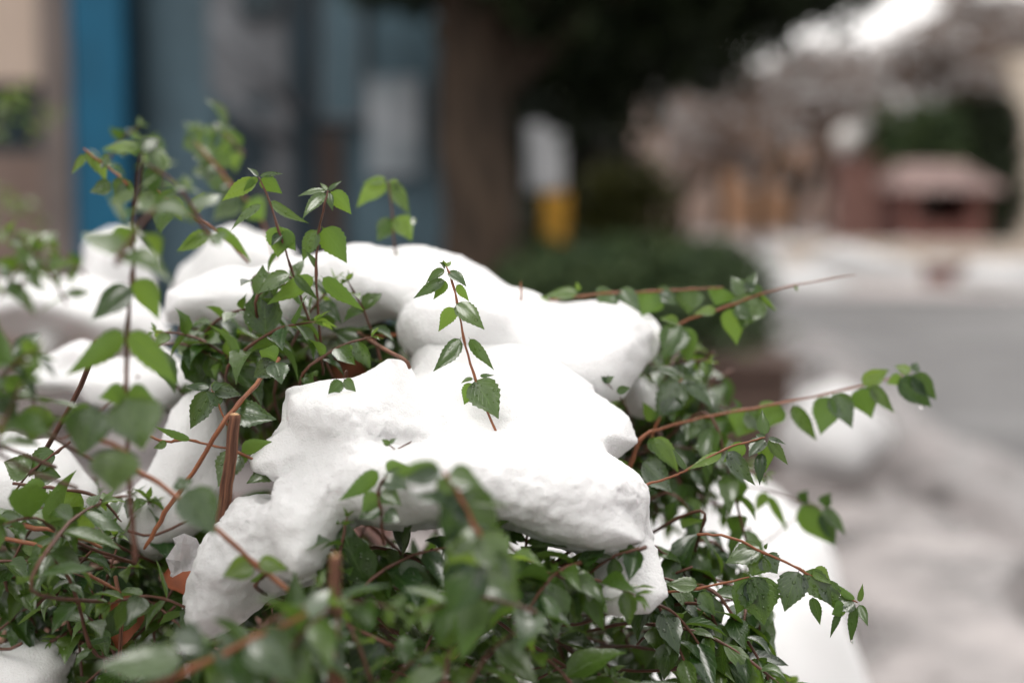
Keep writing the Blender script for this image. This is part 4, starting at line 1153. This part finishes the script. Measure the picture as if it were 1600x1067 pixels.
M['farroof'] = simple('dusted_roof', (.26, .22, .21), .8, .3, 2, c2=(.40, .37, .36))
def facade(name, x0, y0, x1, Y, dep, m, label, nw=4, nf=2, roofm=None):
    a = Q(x0, 300, Y); b = Q(x1, y0, Y)
    e = empty(name, ((a.x + b.x) / 2, Y, -.1), label, 'building')
    mb = MB(); mb.box((a.x, Y, -.1), (b.x, Y + dep, b.z)); mb.build('wall', m, e, smooth=False)
    rf_ = MB(); rf_.box((a.x - .2, Y - .2, b.z), (b.x + .2, Y + dep + .2, b.z + .18)); ro = rf_.build('roof', roofm or M['farroof'], e, smooth=False)
    W = b.x - a.x; H_ = b.z
    for f in range(nf):
        for i in range(nw):
            wx = a.x + W * (i + .5) / nw; wz = H_ * (f + .5) / nf
            q = MB(); q.box((wx - W / nw * .22, Y - .05, wz - H_ / nf * .2), (wx + W / nw * .22, Y + .02, wz + H_ / nf * .22)); wo_ = q.build('window', simpleframe, e, smooth=False)
            q = MB(); q.box((wx - W / nw * .18, Y - .06, wz - H_ / nf * .16), (wx + W / nw * .18, Y - .052, wz + H_ / nf * .18)); q.build('pane', dkgl2, wo_, smooth=False)
simpleframe = simple('window_frame_white', (.6, .58, .55), .5, .05, 4)
dkgl2 = simple('window_glass_grey', (.16, .15, .15), .15, .2, 2)
facade('house', 990, 100, 1150, 48, 5, simple('mauve_render', (.36, .28, .24), .8, .1, 1), 'mauve grey house behind the bare trees nearest the evergreen', 3, 2)
facade('house', 1150, 165, 1250, 44, 5, simple('orange_render', (.50, .29, .17), .8, .1, 1), 'low orange tan house seen between bare branches', 2, 1)
facade('house', 1250, 85, 1345, 50, 5, simple('pinkish_render', (.50, .38, .33), .8, .1, 1), 'pale pinkish house behind the globe lamp', 3, 2)
facade('house', 1345, 185, 1480, 55, 5, simple('brown_render', (.24, .18, .16), .8, .1, 1), 'brown house behind the rounded green bush', 4, 2)
facade('house', 1480, 20, 1640, 60, 5, simple('cream_far_render', (.55, .45, .38), .8, .1, 1), 'tall cream house far behind at the right', 4, 3)
pc = MB(); a = Q(1578, 95, 27); b = Q(1640, 95, 27); pc.box((a.x, 27, -.1), (b.x, 28.2, a.z)); pc.box((a.x - .05, 26.95, a.z), (b.x + .05, 28.25, a.z + .12))
tag(pc.build('gate_pillar', simple('cream_pillar', (.66, .58, .48), .8, .08, 2), smooth=False), 'tall cream wall pillar at the right edge', 'pillar')

# red hut
Yh = 23.5
hut = empty('hut', (Q(1475,300,Yh).x, Yh, -.1), 'small red brown hut with a snow dusted roof across the square', 'hut')
red = simple('red_brown_brick', (.20, .085, .07), .8, .3, 6); redr = simple('snow_dusted_red_tiles', (.12, .06, .05), .8, .35, 3, c2=(.21, .14, .125))
A = Q(1400, 372, Yh); B_ = Q(1552, 262, Yh); w_ = B_.x - A.x
m_ = MB(); m_.box((A.x + .05, Yh + 1.6, -.1), (B_.x - .05, Yh + 1.75, Q(1,300,Yh).z)); m_.build('back_wall', red, hut, smooth=False)
for x in (A.x + .1, B_.x - .35):
    m_ = MB(); m_.box((x, Yh, -.1), (x + .25, Yh + 1.6, Q(1,298,Yh).z)); m_.build('side_wall', red, hut, smooth=False)
m_ = MB(); m_.box((A.x + .36, Yh + .05, -.1), (B_.x - .36, Yh + .2, Q(1,348,Yh).z)); m_.build('counter', red, hut, smooth=False)
m_ = MB(); m_.box((A.x + w_ * .42, Yh + 1.5, .2), (A.x + w_ * .66, Yh + 1.59, Q(1,305,Yh).z)); m_.build('notice_board', simple('pale_board', (.45, .4, .36), .6, .1, 3), hut, smooth=False)
m_ = MB(); zt = Q(1,298,Yh).z; zr = B_.z + .1
m_.add([(A.x-.2,Yh-.3,zt),(B_.x+.2,Yh-.3,zt),(B_.x+.2,Yh+2,zt),(A.x-.2,Yh+2,zt),(A.x+.25,Yh+.85,zr),(B_.x-.25,Yh+.85,zr)], [(0,3,2,1),(0,1,5,4),(2,3,4,5),(1,2,5),(3,0,4)])
ro = m_.build('roof', redr, hut, smooth=False)
pk = MB(); a = Q(1315, 256, 23.5); b = Q(1372, 256, 23.5); pk.box((a.x, 23.5, -.1), (b.x, 24.1, a.z)); pk.box((a.x - .06, 23.44, a.z), (b.x + .06, 24.16, a.z + .1))
tag(pk.build('brick_pillar', simple('dark_red_brick', (.16, .08, .065), .8, .3, 7), smooth=False), 'dark red brick pillar left of the red hut', 'pillar')
# globe lamp
gl = empty('street_lamp', (Q(1322,215,26).x, 26, -.1), 'street lamp with a round white globe, unlit, left of the hut', 'street lamp')
c = Q(1322, 217, 26)
m_ = MB(); ball(m_, c, .23, 1, 1, 14); m_.build('globe', simple('white_globe', (.72, .71, .68), .25, .02, 3), gl)
m_ = MB(); m_.tube([Vector((c.x, 26, -.1)), Vector((c.x, 26, .3)), Vector((c.x, 26, c.z - .28))], [.08, .05, .04], n=10); m_.tube([c - Vector((0,0,.34)), c - Vector((0,0,.24))], [.10, .13], n=12); m_.build('pole', gm, gl)
# low walls, planters, snow ridges across the square
lw = MB(); a = Q(1230, 395, 22); b = Q(1660, 395, 22); lw.box((a.x, 22, -.1), (b.x, 22.3, Q(1,384,22).z)); lw.box((a.x-.04, 21.96, Q(1,384,22).z), (b.x+.04, 22.34, Q(1,384,22).z+.05))
tag(lw.build('low_wall', simple('cream_low_wall', (.62, .54, .46), .8, .15, 3), smooth=False), 'low cream wall along the far side of the square', 'wall')
for (x0, x1, lb) in [(1455,1500,'left dark red planter box before the low wall'), (1512,1562,'right dark red planter box before the low wall')]:
    a = Q(x0, 445, 19.5); b = Q(x1, 418, 19.5)
    e = empty('planter_box', ((a.x + b.x) / 2, 19.5, -.1), lb, 'planter', 'planter boxes before the low wall')
    m_ = MB(); m_.box((a.x, 19.5, -.1), (b.x, 19.9, b.z)); m_.box((a.x - .02, 19.48, b.z), (b.x + .02, 19.92, b.z + .04)); m_.build('box', red, e, smooth=False)
    m_ = MB(); c = Vector(((a.x + b.x) / 2, 19.7, b.z + .03)); ball(m_, c, .2, 1, .45, 8); m_.v = bumpy(m_.v, c, .3, 6, 1); m_.build('snow', M['snow_far'], e)
rs = random.Random(8)
for i, (x, Yd, w1, lb) in enumerate([(1235,18.6,.55,'shovelled snow heap nearest the hedge end'),(1340,21,.8,'low snow heap in the middle of the square'),(1590,19,.6,'bright snow heap at the right edge of the square'),(1420,23,.7,'snow heap in front of the low cream wall'),(1260,24,.8,'farthest snow heap left of the brick pillar')]):
    c = Q(x, 400, Yd); c.z = -.1
    m_ = MB(); ball(m_, c, w1, 1.3, .55, 12); m_.v = bumpy(m_.v, c, .45, 2.2, i)
    tag(m_.build('snow_heap', M['snow_far'], origin=c), lb, 'snow heap', 'snow heaps on the square')
